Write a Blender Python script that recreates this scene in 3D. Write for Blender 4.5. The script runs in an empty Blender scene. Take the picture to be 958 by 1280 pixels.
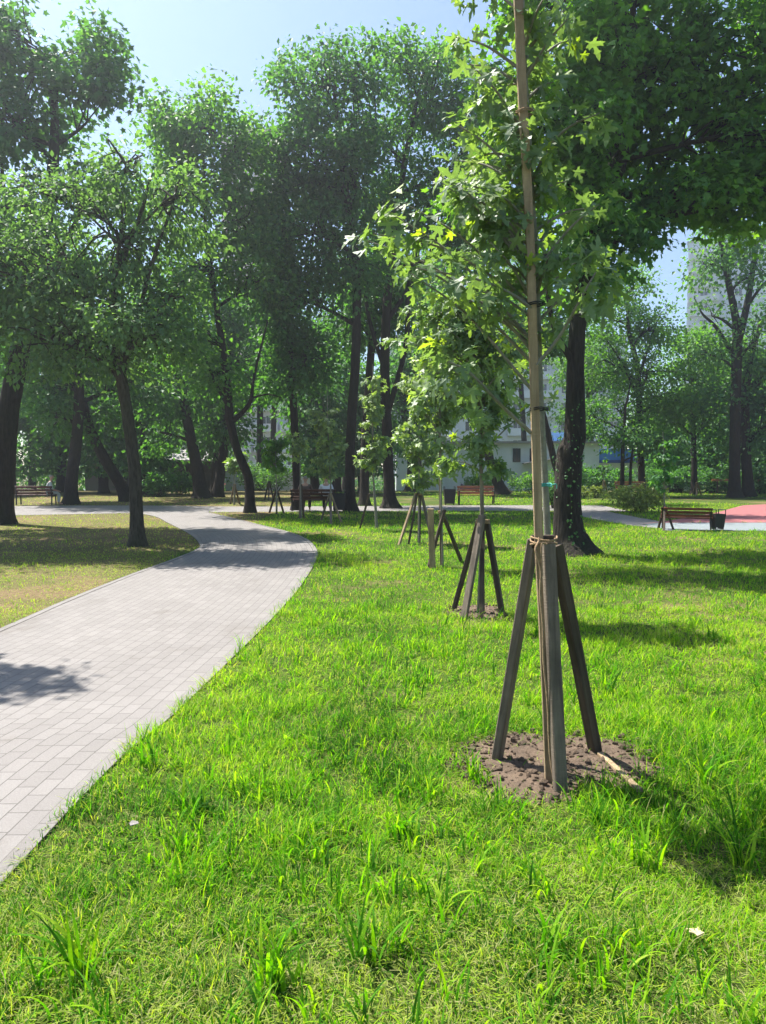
import bpy, bmesh, math, random
import numpy as np
from mathutils import Vector, Matrix

R = math.radians
rng = np.random.default_rng(11)
random.seed(11)
S = bpy.context.scene
COL = S.collection

# ------------------------------------------------------------------ camera
F, CX, CY, EYE = 924.0, 479.0, 640.0, 1.75
PIT = math.atan((640 - 583) / F)
cam = bpy.data.cameras.new('camera')
camo = bpy.data.objects.new('camera', cam)
COL.objects.link(camo)
camo.location = (0, 0, EYE)
camo.rotation_euler = (math.pi / 2 - PIT, 0, 0)
cam.sensor_fit = 'VERTICAL'
cam.sensor_height = 36
cam.sensor_width = 36
cam.lens = 36 * F / 1280
cam.clip_start = 0.05
cam.clip_end = 3000
S.camera = camo


def ray(px, py):
    x, y = (px - CX) / F, (py - CY) / F
    c, s = math.cos(PIT), math.sin(PIT)
    return np.array([x, c - y * s, -s - y * c])


def at(px, py, Y):
    d = ray(px, py)
    return np.array([0, 0, EYE]) + d * (Y / d[1])


def sstep(a, b, x):
    t = np.clip((x - a) / (b - a), 0, 1)
    return t * t * (3 - 2 * t)


def gz(y):
    return -2.0 * sstep(50., 100., np.asarray(y, float))


def G(px, py):
    d = ray(px, py)
    t = -EYE / d[2]
    return np.array([0, 0, EYE]) + d * t


def ppm(Y):            # picture units per metre at a distance
    return F / Y


# ------------------------------------------------------------------ mesh helpers
class MB:
    """collects geometry for ONE mesh object"""
    def __init__(s):
        s.v, s.l, s.t, s.m, s.a, s.n = [], [], [], [], [], 0
        s.uv = []

    def add(s, v, faces, mat=0, tint=None):
        v = np.asarray(v, float).reshape(-1, 3)
        faces = np.asarray(faces, int)
        s.v.append(v)
        s.l.append((faces + s.n).ravel())
        s.t.append(np.full(len(faces), faces.shape[1], int))
        s.m.append(np.full(len(faces), mat, int))
        s.a.append(np.full(len(faces), 0.5) if tint is None else np.broadcast_to(np.asarray(tint, float), (len(faces),)))
        s.n += len(v)

    def box(s, c, d, rz=0.0, mat=0, M=None):
        c = np.array(c, float)
        h = np.array(d, float) / 2
        v = np.array([[x, y, z] for z in (-1, 1) for y in (-1, 1) for x in (-1, 1)], float) * h
        if M is not None:
            v = v @ np.array(M).T
        if rz:
            ca, sa = math.cos(rz), math.sin(rz)
            v = v @ np.array([[ca, sa, 0], [-sa, ca, 0], [0, 0, 1]])
        s.add(v + c, [[0, 2, 3, 1], [4, 5, 7, 6], [0, 1, 5, 4], [2, 6, 7, 3], [0, 4, 6, 2], [1, 3, 7, 5]], mat)

    def beam(s, p0, p1, w, d, side=(1, 0, 0), ch=0.12, mat=0):
        """sawn timber with chamfered edges; w along side, d across"""
        p0, p1 = np.array(p0, float), np.array(p1, float)
        ax = (p1 - p0) / np.linalg.norm(p1 - p0)
        u = np.array(side, float)
        u = u - ax * (u @ ax)
        u /= np.linalg.norm(u)
        n = np.cross(ax, u)
        c = ch * min(w, d)
        pr = [(w / 2 - c, -d / 2), (w / 2, -d / 2 + c), (w / 2, d / 2 - c), (w / 2 - c, d / 2),
              (-w / 2 + c, d / 2), (-w / 2, d / 2 - c), (-w / 2, -d / 2 + c), (-w / 2 + c, -d / 2)]
        ring = np.array([u * a + n * b for a, b in pr])
        v = np.vstack([p0 + ring, p1 + ring])
        k = 8
        s.add(v, [[i, (i + 1) % k, k + (i + 1) % k, k + i] for i in range(k)], mat)
        s.add(v[:k], [list(range(k))[::-1]], mat)
        s.add(v[k:], [list(range(k))], mat)

    def tube(s, pts, rad, n=8, mat=0, cap=True, tint=None, wob=0.0):
        pts = np.asarray(pts, float)
        rad = np.asarray(rad, float)
        k = len(pts)
        tan = np.gradient(pts, axis=0)
        tan /= np.linalg.norm(tan, axis=1, keepdims=True) + 1e-9
        ref = np.array([1., 0, 0]) if abs(tan[0][0]) < 0.8 else np.array([0, 1., 0])
        ang = np.linspace(0, 2 * np.pi, n, endpoint=False)
        rings = []
        ph = rng.uniform(0, 6.28, 3)
        for i in range(k):
            u = ref - tan[i] * (ref @ tan[i])
            u /= np.linalg.norm(u)
            ref = u
            w = np.cross(tan[i], u)
            rr = rad[i]
            if wob:
                rr = rad[i] * (1 + wob * (np.sin(ang * 3 + ph[0] + i * .2) * .5 + np.sin(ang * 5 + ph[1] - i * .15) * .35 + np.sin(ang * 2 + ph[2]) * .4))
            rings.append(pts[i] + (np.cos(ang) * rr)[:, None] * u + (np.sin(ang) * rr)[:, None] * w)
        v = np.vstack(rings)
        f = []
        a = np.arange(n)
        b = (a + 1) % n
        for i in range(k - 1):
            f.append(np.stack([i * n + a, i * n + b, (i + 1) * n + b, (i + 1) * n + a], 1))
        s.add(v, np.vstack(f), mat, tint)
        if cap:
            s.add(rings[-1], [list(range(n))], mat, tint)
            s.add(rings[0], [list(range(n))[::-1]], mat, tint)

    def leaves(s, T, P, X, Y, Z, size, tint, mat=0):
        """copies of a leaf outline T (k,3) with frames X,Y,Z"""
        N, k = len(P), len(T)
        M = np.stack([X, Y, Z], 1)
        v = np.einsum('ka,nab->nkb', T, M) * np.asarray(size).reshape(-1, 1, 1) + P[:, None, :]
        s.add(v.reshape(-1, 3), np.arange(N * k).reshape(N, k), mat, tint)

    def build(s, name, mats, parent=None, smooth=False, loc=None, rot=None):
        me = bpy.data.meshes.new(name)
        V = np.vstack(s.v)
        L = np.concatenate(s.l)
        T = np.concatenate(s.t)
        me.vertices.add(len(V))
        me.loops.add(len(L))
        me.polygons.add(len(T))
        me.vertices.foreach_set('co', V.astype(np.float32).ravel())
        me.loops.foreach_set('vertex_index', L.astype(np.int32))
        st = np.concatenate([[0], np.cumsum(T)[:-1]])
        me.polygons.foreach_set('loop_start', st.astype(np.int32))
        me.polygons.foreach_set('loop_total', T.astype(np.int32))
        me.polygons.foreach_set('material_index', np.concatenate(s.m).astype(np.int32))
        me.polygons.foreach_set('use_smooth', np.full(len(T), bool(smooth)))
        at_ = me.attributes.new('tint', 'FLOAT', 'FACE')
        at_.data.foreach_set('value', np.concatenate(s.a).astype(np.float32))
        for m in (mats if isinstance(mats, (list, tuple)) else [mats]):
            me.materials.append(m)
        me.update(calc_edges=True)
        me.validate()
        o = bpy.data.objects.new(name, me)
        COL.objects.link(o)
        if parent is not None:
            o.parent = parent
        if loc is not None:
            o.location = loc
        if rot is not None:
            o.rotation_euler = rot
        return o


def tag(o, label=None, cat=None, group=None, kind=None):
    if label:
        o['label'] = label
    if cat:
        o['category'] = cat
    if group:
        o['group'] = group
    if kind:
        o['kind'] = kind
    return o


def thing(name, label, cat, loc=(0, 0, 0), rz=0.0, group=None):
    o = bpy.data.objects.new(name, None)
    o.empty_display_size = 0.2
    COL.objects.link(o)
    o.location = [float(c) for c in loc]
    o.rotation_euler = (0, 0, rz)
    return tag(o, label, cat, group)


def copy_thing(o, loc, rz, label, group=None):
    c = o.copy()
    COL.objects.link(c)
    c.location = [float(q) for q in loc]
    c.rotation_euler = (0, 0, rz)
    c['label'] = label
    if group:
        c['group'] = group
    for ch in list(o.children):
        d = ch.copy()
        COL.objects.link(d)
        d.parent = c
        for g in list(ch.children):
            e = g.copy()
            COL.objects.link(e)
            e.parent = d
    return c


def spline(pts, n):
    """catmull-rom through rows of pts (any columns)"""
    p = np.asarray(pts, float)
    if len(p) == 2:
        t = np.linspace(0, 1, n)[:, None]
        return p[0] * (1 - t) + p[1] * t
    q = np.vstack([2 * p[0] - p[1], p, 2 * p[-1] - p[-2]])
    out = []
    for u in np.linspace(0, len(p) - 1, n):
        i = min(int(u), len(p) - 2)
        t = u - i
        a, b, c, d = q[i], q[i + 1], q[i + 2], q[i + 3]
        out.append(.5 * (2 * b + (c - a) * t + (2 * a - 5 * b + 4 * c - d) * t * t + (3 * b - a - 3 * c + d) * t ** 3))
    return np.array(out)


def inpoly(P, poly):
    x, y = P[:, 0], P[:, 1]
    ins = np.zeros(len(P), bool)
    q = np.asarray(poly)[:, :2]
    j = len(q) - 1
    for i in range(len(q)):
        xi, yi, xj, yj = q[i][0], q[i][1], q[j][0], q[j][1]
        with np.errstate(divide='ignore', invalid='ignore'):
            c = ((yi > y) != (yj > y)) & (x < (xj - xi) * (y - yi) / (yj - yi + 1e-12) + xi)
        ins ^= c
        j = i
    return ins


def vnoise(x, y, sc, seed=0):
    """smooth value noise 0..1"""
    x, y = np.asarray(x) / sc, np.asarray(y) / sc
    r = np.random.default_rng(1000 + seed).random((64, 64))
    xi, yi = np.floor(x).astype(int), np.floor(y).astype(int)
    fx, fy = x - xi, y - yi
    fx, fy = fx * fx * (3 - 2 * fx), fy * fy * (3 - 2 * fy)
    g = lambda a, b: r[a % 64, b % 64]
    return (g(xi, yi) * (1 - fx) + g(xi + 1, yi) * fx) * (1 - fy) + (g(xi, yi + 1) * (1 - fx) + g(xi + 1, yi + 1) * fx) * fy


# ------------------------------------------------------------------ materials
def nm(name):
    m = bpy.data.materials.new(name)
    m.use_nodes = True
    nt = m.node_tree
    return m, nt, nt.nodes['Principled BSDF'], nt.nodes, nt.links


def ramp(nodes, stops):
    r = nodes.new('ShaderNodeValToRGB')
    while len(r.color_ramp.elements) < len(stops):
        r.color_ramp.elements.new(0.5)
    for e, (p, c) in zip(r.color_ramp.elements, stops):
        e.position = p
        e.color = (*c, 1)
    return r


def noise(nodes, links, scale, detail=4, rough=.6, co=None, dist=0):
    n = nodes.new('ShaderNodeTexNoise')
    n.inputs['Scale'].default_value = scale
    n.inputs['Detail'].default_value = detail
    n.inputs['Roughness'].default_value = rough
    n.inputs['Distortion'].default_value = dist
    if co is not None:
        links.new(co, n.inputs['Vector'])
    return n


def mapped(nodes, links, scale, out='Object'):
    tc = nodes.new('ShaderNodeTexCoord')
    mp = nodes.new('ShaderNodeMapping')
    mp.inputs['Scale'].default_value = scale
    links.new(tc.outputs[out], mp.inputs['Vector'])
    return mp.outputs[0]


def leaf_mat(name, stops, trans=.4, ttint=(1.5, 1.6, .35), rough=.5, spec=.3):
    m, nt, b, N, L = nm(name)
    a = N.new('ShaderNodeAttribute')
    a.attribute_name = 'tint'
    r = ramp(N, stops)
    L.new(a.outputs['Fac'], r.inputs[0])
    L.new(r.outputs[0], b.inputs['Base Color'])
    b.inputs['Roughness'].default_value = rough
    b.inputs['Specular IOR Level'].default_value = spec
    mu = N.new('ShaderNodeMix')
    mu.data_type = 'RGBA'
    mu.blend_type = 'MULTIPLY'
    mu.inputs[0].default_value = 1
    L.new(r.outputs[0], mu.inputs[6])
    mu.inputs[7].default_value = (*ttint, 1)
    t = N.new('ShaderNodeBsdfTranslucent')
    L.new(mu.outputs[2], t.inputs[0])
    mx = N.new('ShaderNodeMixShader')
    mx.inputs[0].default_value = trans
    L.new(b.outputs[0], mx.inputs[1])
    L.new(t.outputs[0], mx.inputs[2])
    L.new(mx.outputs[0], N['Material Output'].inputs[0])
    return m


def plain(name, col, rough=.7, var=.15, sc=6., bump=0., metal=0., spec=.4):
    m, nt, b, N, L = nm(name)
    co = mapped(N, L, (1, 1, 1))
    n = noise(N, L, sc, 5, .6, co)
    c = np.array(col)
    r = ramp(N, [(.3, tuple(c * (1 - var))), (.7, tuple(np.minimum(c * (1 + var), 1)))])
    L.new(n.outputs[0], r.inputs[0])
    L.new(r.outputs[0], b.inputs['Base Color'])
    b.inputs['Roughness'].default_value = rough
    b.inputs['Metallic'].default_value = metal
    b.inputs['Specular IOR Level'].default_value = spec
    if bump:
        n2 = noise(N, L, sc * 4, 6, .7, co)
        bp = N.new('ShaderNodeBump')
        bp.inputs['Strength'].default_value = bump
        bp.inputs['Distance'].default_value = .02
        L.new(n2.outputs[0], bp.inputs['Height'])
        L.new(bp.outputs[0], b.inputs['Normal'])
    return m


def bark_mat(name, dark, light, sc=1.0):
    m, nt, b, N, L = nm(name)
    co = mapped(N, L, (14 * sc, 14 * sc, 2.6 * sc))
    n = noise(N, L, 1.0, 8, .68, co, .6)
    v = N.new('ShaderNodeTexVoronoi')
    v.inputs['Scale'].default_value = 1.6
    L.new(co, v.inputs['Vector'])
    big = noise(N, L, 1.3, 3, .5, mapped(N, L, (1, 1, .6)))
    mul = N.new('ShaderNodeMath')
    mul.operation = 'MULTIPLY_ADD'
    L.new(v.outputs['Distance'], mul.inputs[0])
    mul.inputs[1].default_value = .55
    L.new(n.outputs[0], mul.inputs[2])
    r = ramp(N, [(.35, dark), (.65, tuple(np.array(dark) * .5 + np.array(light) * .5)), (.95, light)])
    L.new(mul.outputs[0], r.inputs[0])
    mx = N.new('ShaderNodeMix')
    mx.data_type = 'RGBA'
    mx.blend_type = 'MIX'
    r2 = ramp(N, [(.5, (0, 0, 0)), (.68, (.5, .5, .5))])
    L.new(big.outputs[0], r2.inputs[0])
    L.new(r2.outputs[0], mx.inputs[0])
    L.new(r.outputs[0], mx.inputs[6])
    mx.inputs[7].default_value = (*(np.array(light) * .6 + [0, .012, -.004]), 1)
    L.new(mx.outputs[2], b.inputs['Base Color'])
    b.inputs['Roughness'].default_value = .9
    b.inputs['Specular IOR Level'].default_value = .2
    bp = N.new('ShaderNodeBump')
    bp.inputs['Strength'].default_value = 1.0
    bp.inputs['Distance'].default_value = .03
    L.new(mul.outputs[0], bp.inputs['Height'])
    L.new(bp.outputs[0], b.inputs['Normal'])
    return m


def wood_mat(name, a, bcol, rough=.8):
    """sawn weathered timber, grain along z of the piece plus saw marks"""
    m, nt, b, N, L = nm(name)
    co = mapped(N, L, (26, 26, 2.2))
    n = noise(N, L, 1.0, 7, .65, co, .4)
    n2 = noise(N, L, 2.2, 4, .6, mapped(N, L, (1, 1, 1)))
    w = noise(N, L, 1.0, 2, .5, mapped(N, L, (3, 3, 120)))
    r = ramp(N, [(.3, a), (.72, bcol)])
    L.new(n.outputs[0], r.inputs[0])
    r2 = ramp(N, [(.3, (.55, .55, .55)), (.65, (1.1, 1.08, 1.05))])
    L.new(n2.outputs[0], r2.inputs[0])
    mu = N.new('ShaderNodeMix')
    mu.data_type = 'RGBA'
    mu.blend_type = 'MULTIPLY'
    mu.inputs[0].default_value = 1
    L.new(r.outputs[0], mu.inputs[6])
    L.new(r2.outputs[0], mu.inputs[7])
    L.new(mu.outputs[2], b.inputs['Base Color'])
    b.inputs['Roughness'].default_value = rough
    b.inputs['Specular IOR Level'].default_value = .3
    ad = N.new('ShaderNodeMath')
    ad.operation = 'ADD'
    L.new(n.outputs[0], ad.inputs[0])
    L.new(w.outputs[0], ad.inputs[1])
    bp = N.new('ShaderNodeBump')
    bp.inputs['Strength'].default_value = .5
    bp.inputs['Distance'].default_value = .006
    L.new(ad.outputs[0], bp.inputs['Height'])
    L.new(bp.outputs[0], b.inputs['Normal'])
    return m


def ground_mat():
    m, nt, b, N, L = nm('ground_soil_and_turf')
    tc = N.new('ShaderNodeTexCoord')
    co = tc.outputs['Object']
    n1 = noise(N, L, .35, 4, .6, co)
    n2 = noise(N, L, 14, 6, .7, co)
    ra = ramp(N, [(.25, (.020, .028, .008)), (.5, (.05, .080, .012)), (.68, (.09, .115, .02)), (.85, (.13, .11, .05))])
    L.new(n2.outputs[0], ra.inputs[0])
    rb = ramp(N, [(.3, (.08, .056, .03)), (.75, (.24, .18, .09))])
    L.new(n2.outputs[0], rb.inputs[0])
    rf = ramp(N, [(.52, (0, 0, 0)), (.68, (1, 1, 1))])
    L.new(n1.outputs[0], rf.inputs[0])
    # the dry, worn lawn left of the path: x below the path edge
    sp = N.new('ShaderNodeSeparateXYZ')
    L.new(co, sp.inputs[0])
    mr = N.new('ShaderNodeMapRange')
    mr.inputs[1].default_value = -3.9
    mr.inputs[2].default_value = -4.3
    L.new(sp.outputs[0], mr.inputs[0])
    md = N.new('ShaderNodeMath')
    md.operation = 'MULTIPLY_ADD'
    L.new(mr.outputs[0], md.inputs[0])
    md.inputs[1].default_value = .6
    L.new(rf.outputs[0], md.inputs[2])
    md.use_clamp = True
    mx = N.new('ShaderNodeMix')
    mx.data_type = 'RGBA'
    L.new(md.outputs[0], mx.inputs[0])
    L.new(ra.outputs[0], mx.inputs[6])
    L.new(rb.outputs[0], mx.inputs[7])
    L.new(mx.outputs[2], b.inputs['Base Color'])
    b.inputs['Roughness'].default_value = .95
    b.inputs['Specular IOR Level'].default_value = .1
    bp = N.new('ShaderNodeBump')
    bp.inputs['Strength'].default_value = .8
    bp.inputs['Distance'].default_value = .03
    L.new(n2.outputs[0], bp.inputs['Height'])
    L.new(bp.outputs[0], b.inputs['Normal'])
    return m


def paver_mat(name='pale_concrete_pavers', bw=.20, rh=.105, k=1.0):
    m, nt, b, N, L = nm(name)
    uv = N.new('ShaderNodeUVMap')
    uv.uv_map = 'UVMap'
    br = N.new('ShaderNodeTexBrick')
    L.new(uv.outputs[0], br.inputs['Vector'])
    br.offset = .5
    br.squash = 1.25
    br.squash_frequency = 3
    br.inputs['Scale'].default_value = 1
    br.inputs['Brick Width'].default_value = bw
    br.inputs['Row Height'].default_value = rh
    br.inputs['Mortar Size'].default_value = .0032
    br.inputs['Mortar Smooth'].default_value = .2
    br.inputs['Bias'].default_value = 0
    br.inputs['Color1'].default_value = (.196 * k, .184 * k, .175 * k, 1)
    br.inputs['Color2'].default_value = (.172 * k, .161 * k, .153 * k, 1)
    br.inputs['Mortar'].default_value = (.088, .08, .073, 1)
    big = noise(N, L, .9, 5, .65, uv.outputs[0])
    fine = noise(N, L, 90, 4, .7, uv.outputs[0])
    r = ramp(N, [(.25, (.70, .66, .60)), (.42, (.97, .96, .95)), (.7, (1.08, 1.07, 1.06))])
    L.new(big.outputs[0], r.inputs[0])
    r2 = ramp(N, [(.3, (.86, .86, .86)), (.7, (1.1, 1.1, 1.1))])
    L.new(fine.outputs[0], r2.inputs[0])
    x = br.outputs['Color']
    for q in (r, r2):
        mu = N.new('ShaderNodeMix')
        mu.data_type = 'RGBA'
        mu.blend_type = 'MULTIPLY'
        mu.inputs[0].default_value = 1
        L.new(x, mu.inputs[6])
        L.new(q.outputs[0], mu.inputs[7])
        x = mu.outputs[2]
    L.new(x, b.inputs['Base Color'])
    b.inputs['Roughness'].default_value = .82
    b.inputs['Specular IOR Level'].default_value = .3
    inv = N.new('ShaderNodeMath')
    inv.operation = 'MULTIPLY_ADD'
    L.new(br.outputs['Fac'], inv.inputs[0])
    inv.inputs[1].default_value = -1
    L.new(fine.outputs[0], inv.inputs[2])
    bp = N.new('ShaderNodeBump')
    bp.inputs['Strength'].default_value = .6
    bp.inputs['Distance'].default_value = .004
    L.new(inv.outputs[0], bp.inputs['Height'])
    L.new(bp.outputs[0], b.inputs['Normal'])
    return m


def glass_mat():
    m, nt, b, N, L = nm('window_glass')
    b.inputs['Base Color'].default_value = (.03, .045, .055, 1)
    b.inputs['Roughness'].default_value = .08
    b.inputs['Specular IOR Level'].default_value = .8
    return m


M = {}
M['ground'] = ground_mat()
M['paver'] = paver_mat()
M['kerb_stone'] = paver_mat('kerb_stones', .8, .5, .93)
M['kerb'] = plain('pale_kerb_concrete', (.222, .205, .193), .85, .14, 9, .25)
M['concrete'] = plain('pale_far_paving', (.29, .27, .25), .85, .12, 1.2, .1)
M['sand'] = plain('sandy_walk', (.25, .22, .17), .95, .15, 1.5)
M['red_rubber'] = plain('red_rubber_surface', (.25, .085, .085), .9, .08, 3)
M['grey_rubber'] = plain('grey_rubber_surface', (.16, .185, .19), .9, .08, 3)
M['soil'] = plain('turned_soil', (.108, .075, .05), .95, .4, 9, .9)
M['clod'] = plain('soil_clod', (.115, .08, .053), .95, .35, 30, .8)
M['leaf_maple'] = leaf_mat('leaf_maple', [(0, (0.051, 0.133, 0.048)), (.6, (0.095, 0.225, 0.069)), (1, (0.168, 0.316, 0.081))], .52)
M['leaf_dark'] = leaf_mat('leaf_dark', [(0, (0.041, 0.114, 0.049)), (.6, (0.076, 0.198, 0.071)), (1, (0.131, 0.276, 0.085))], .5)
M['leaf_olive'] = leaf_mat('leaf_olive', [(0, (0.075, 0.152, 0.070)), (.6, (0.135, 0.256, 0.108)), (1, (0.189, 0.320, 0.113))], .52, (1.3, 1.35, .45))
M['leaf_bright'] = leaf_mat('leaf_bright', [(0, (0.056, 0.140, 0.029)), (.6, (0.106, 0.243, 0.045)), (1, (0.174, 0.324, 0.056))], .52)
M['leaf_sapling'] = leaf_mat('leaf_sapling', [(0, (0.102, 0.160, 0.086)), (.6, (0.166, 0.246, 0.113)), (.85, (0.226, 0.320, 0.092)), (1, (0.333, 0.431, 0.047))], .48, (1.35, 1.5, .45), .5, .7)
M['leaf_sapling_sunlit'] = leaf_mat('leaf_sapling_sunlit', [(0, (0.141, 0.207, 0.108)), (.6, (0.231, 0.319, 0.141)), (.85, (0.314, 0.415, 0.115)), (1, (0.462, 0.558, 0.058))], .48, (1.35, 1.5, .45), .5, .7)  # sapling leaf colour lightened so the shaded row looks sunlit
M['leaf_shrub'] = leaf_mat('leaf_shrub', [(0, (.10, .14, .035)), (.6, (.20, .26, .07)), (1, (.32, .36, .14))], .4)
M['leaf_brown'] = leaf_mat('leaf_brown', [(0, (.05, .03, .02)), (1, (.12, .07, .04))], .3, (1.3, 1.1, .8))
M['grass'] = leaf_mat('grass_blade', [(0, (0.020, 0.085, 0.009)), (.3, (0.099, 0.280, 0.014)), (.6, (0.297, 0.470, 0.016)), (.78, (0.342, 0.420, 0.069)), (1, (0.378, 0.340, 0.184))], .54, (1.25, 1.45, .2), .7, .12)
M['bark'] = bark_mat('bark_dark_maple', (.008, .0065, .0055), (.036, .029, .023))
M['bark_pale'] = bark_mat('bark_greenish', (.014, .0125, .009), (.07, .063, .046), 1.3)
M['bark_young'] = plain('bark_young', (.20, .19, .145), .8, .25, 25, .4)
M['wood_grey'] = wood_mat('timber_weathered_grey', (.085, .066, .05), (.26, .21, .16))
M['wood_dark'] = wood_mat('timber_weathered_dark', (.034, .024, .017), (.125, .092, .064))
M['wood_pale'] = wood_mat('timber_pale_batten', (.19, .135, .078), (.44, .33, .20))
M['rope'] = plain('jute_rope', (.30, .20, .11), .95, .3, 60, .5)
M['teal'] = plain('teal_cord', (.05, .30, .27), .6, .1, 20)
M['iron'] = plain('black_iron', (.018, .017, .018), .5, .2, 8)
M['slat'] = wood_mat('bench_slat_stain', (.12, .035, .018), (.26, .085, .045), .55)
M['slat_orange'] = wood_mat('bench_slat_orange', (.26, .10, .045), (.46, .20, .10), .5)
M['slat_dark'] = wood_mat('bench_slat_dark', (.055, .02, .013), (.13, .05, .03), .55)
M['glass'] = glass_mat()
M['white_wall'] = plain('white_rendered_wall', (.70, .71, .73), .85, .09, .8)
M['panel_white'] = plain('pale_panel_wall', (.60, .62, .64), .85, .1, .3)
M['panel_blue'] = plain('bluish_panel_wall', (.56, .61, .68), .85, .08, .2)
M['panel_red'] = plain('brick_red_wall', (.36, .22, .18), .9, .15, .4)
M['roof_grey'] = plain('grey_roof', (.30, .29, .28), .85, .15, 1)
M['blue'] = plain('blue_fascia', (.05, .22, .70), .5, .08, 1)
M['blue_dark'] = plain('dark_blue_stripe', (.015, .06, .33), .5, .08, 1)
M['purple'] = plain('purple_spray_paint', (.20, .09, .26), .7, .2, 3)
M['teal_paint'] = plain('teal_spray_paint', (.10, .24, .26), .7, .2, 4)
M['shed'] = plain('dark_shed_boards', (.06, .055, .05), .9, .3, 3)
M['beige'] = plain('beige_hut_wall', (.22, .19, .16), .9, .15, 1)
M['car_red'] = plain('red_car_paint', (.45, .035, .045), .25, .04, 2, 0, .1, .6)
M['car_white'] = plain('white_car_paint', (.68, .69, .70), .25, .03, 2, 0, .05, .6)
M['rubber'] = plain('tyre_rubber', (.015, .015, .015), .85, .1, 9)
M['chrome'] = plain('rim_alloy', (.5, .5, .5), .3, .05, 5, 0, .9)
M['lamp_red'] = plain('tail_lamp_red', (.35, .01, .01), .2, .05, 5)
M['skin'] = plain('skin', (.42, .24, .17), .55, .06, 20)
M['hair'] = plain('dark_hair', (.025, .018, .014), .7, .3, 40)
M['hair_grey'] = plain('grey_hair', (.28, .26, .24), .7, .2, 40)
M['cloth_white'] = plain('white_shirt_cloth', (.70, .71, .74), .85, .05, 12)
M['cloth_brown'] = plain('brown_jacket_cloth', (.11, .075, .06), .9, .15, 12)
M['cloth_pale'] = plain('pale_grey_top_cloth', (.42, .45, .43), .9, .08, 12)
M['cloth_dark'] = plain('dark_trouser_cloth', (.03, .032, .04), .9, .1, 12)
M['white_paint'] = plain('white_paint', (.72, .72, .70), .6, .05, 3)
M['dead_leaf'] = plain('dry_leaf', (.45, .36, .22), .8, .15, 30)

# ------------------------------------------------------------------ light
SUN_EL = R(60)
sd = np.array([-.8 * math.cos(SUN_EL), .6 * math.cos(SUN_EL), math.sin(SUN_EL)])
w = bpy.data.worlds.new('World')
S.world = w
w.use_nodes = True
sk = w.node_tree.nodes.new('ShaderNodeTexSky')
sk.sky_type = 'NISHITA'
sk.sun_disc = False
sk.sun_elevation = SUN_EL
sk.sun_rotation = math.atan2(-.8, .6)
sk.air_density = 1.0
sk.dust_density = .35
sk.ozone_density = 2.5
bg = w.node_tree.nodes['Background']
w.node_tree.links.new(sk.outputs[0], bg.inputs[0])
bg.inputs[1].default_value = .066
sun = bpy.data.lights.new('sun', 'SUN')
sun.energy = 4.6
sun.angle = R(.53)
sun.color = (1, .955, .88)
so = bpy.data.objects.new('sun', sun)
COL.objects.link(so)
so.location = (-30, 25, 60)
so.rotation_euler = Vector(-sd).to_track_quat('-Z', 'Y').to_euler()
S.view_settings.view_transform = 'Standard'
S.view_settings.look = 'None'
S.view_settings.exposure = 1.7
S.view_settings.gamma = 1
S.render.engine = 'CYCLES'
S.cycles.max_bounces = 7
S.cycles.diffuse_bounces = 4
S.cycles.glossy_bounces = 2
S.cycles.transmission_bounces = 4
S.cycles.transparent_max_bounces = 4
S.cycles.caustics_reflective = False
S.cycles.caustics_refractive = False
S.cycles.use_denoising = True
S.cycles.use_adaptive_sampling = True
S.cycles.adaptive_threshold = .02

# ------------------------------------------------------------------ ground, paths, plaza
gx = np.concatenate([[-900, -400, -200, -110], np.arange(-70, 71, 5), [110, 200, 400, 900]]).astype(float)
gy = np.concatenate([[-200, -80, -30], np.arange(-10, 131, 5), [160, 220, 400, 900, 1600]]).astype(float)
XX, YY = np.meshgrid(gx, gy)
mb = MB()
nx, ny = len(gx), len(gy)
idx = np.arange(nx * ny).reshape(ny, nx)
mb.add(np.stack([XX.ravel(), YY.ravel(), gz(YY).ravel()], 1),
       np.stack([idx[:-1, :-1].ravel(), idx[:-1, 1:].ravel(), idx[1:, 1:].ravel(), idx[1:, :-1].ravel()], 1))
tag(mb.build('ground', M['ground'], smooth=True), kind='structure')

right_px = [(60, 1045), (220, 893), (300, 815), (340, 775), (375, 735), (393, 706), (397, 690), (385, 675), (360, 665), (320, 655), (280, 645)]
left_px = [(0, 787), (80, 752), (160, 720), (215, 700), (246, 687), (249, 680), (237, 668), (212, 655), (190, 645)]
redge = np.array([[-1.52, -4, 0]] + [list(G(*p)) for p in right_px] + [[-7.2, 29.0, 0]])
ledge = np.array([[-4.15, -4, 0], [-4.12, 3, 0]] + [list(G(*p)) for p in left_px] + [[-10.2, 28.5, 0]])
redge[:, 2] = 0
ledge[:, 2] = 0
redge_s = spline(redge, 90)
ledge_s = spline(ledge, 90)


def along(e, n):
    d = np.concatenate([[0], np.cumsum(np.linalg.norm(np.diff(e[:, :2], axis=0), axis=1))])
    t = np.linspace(0, d[-1], n)
    return np.stack([np.interp(t, d, e[:, i]) for i in range(3)], 1), t


def resample_pair(a, b, n):
    # parameter: distance along the right edge, matched to the left edge by fraction
    return along(a, n)[0], along(b, n)[0]


NP = 140
ra_, la_ = resample_pair(redge_s, ledge_s, NP)
KW = .09
PZ = .012


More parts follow.
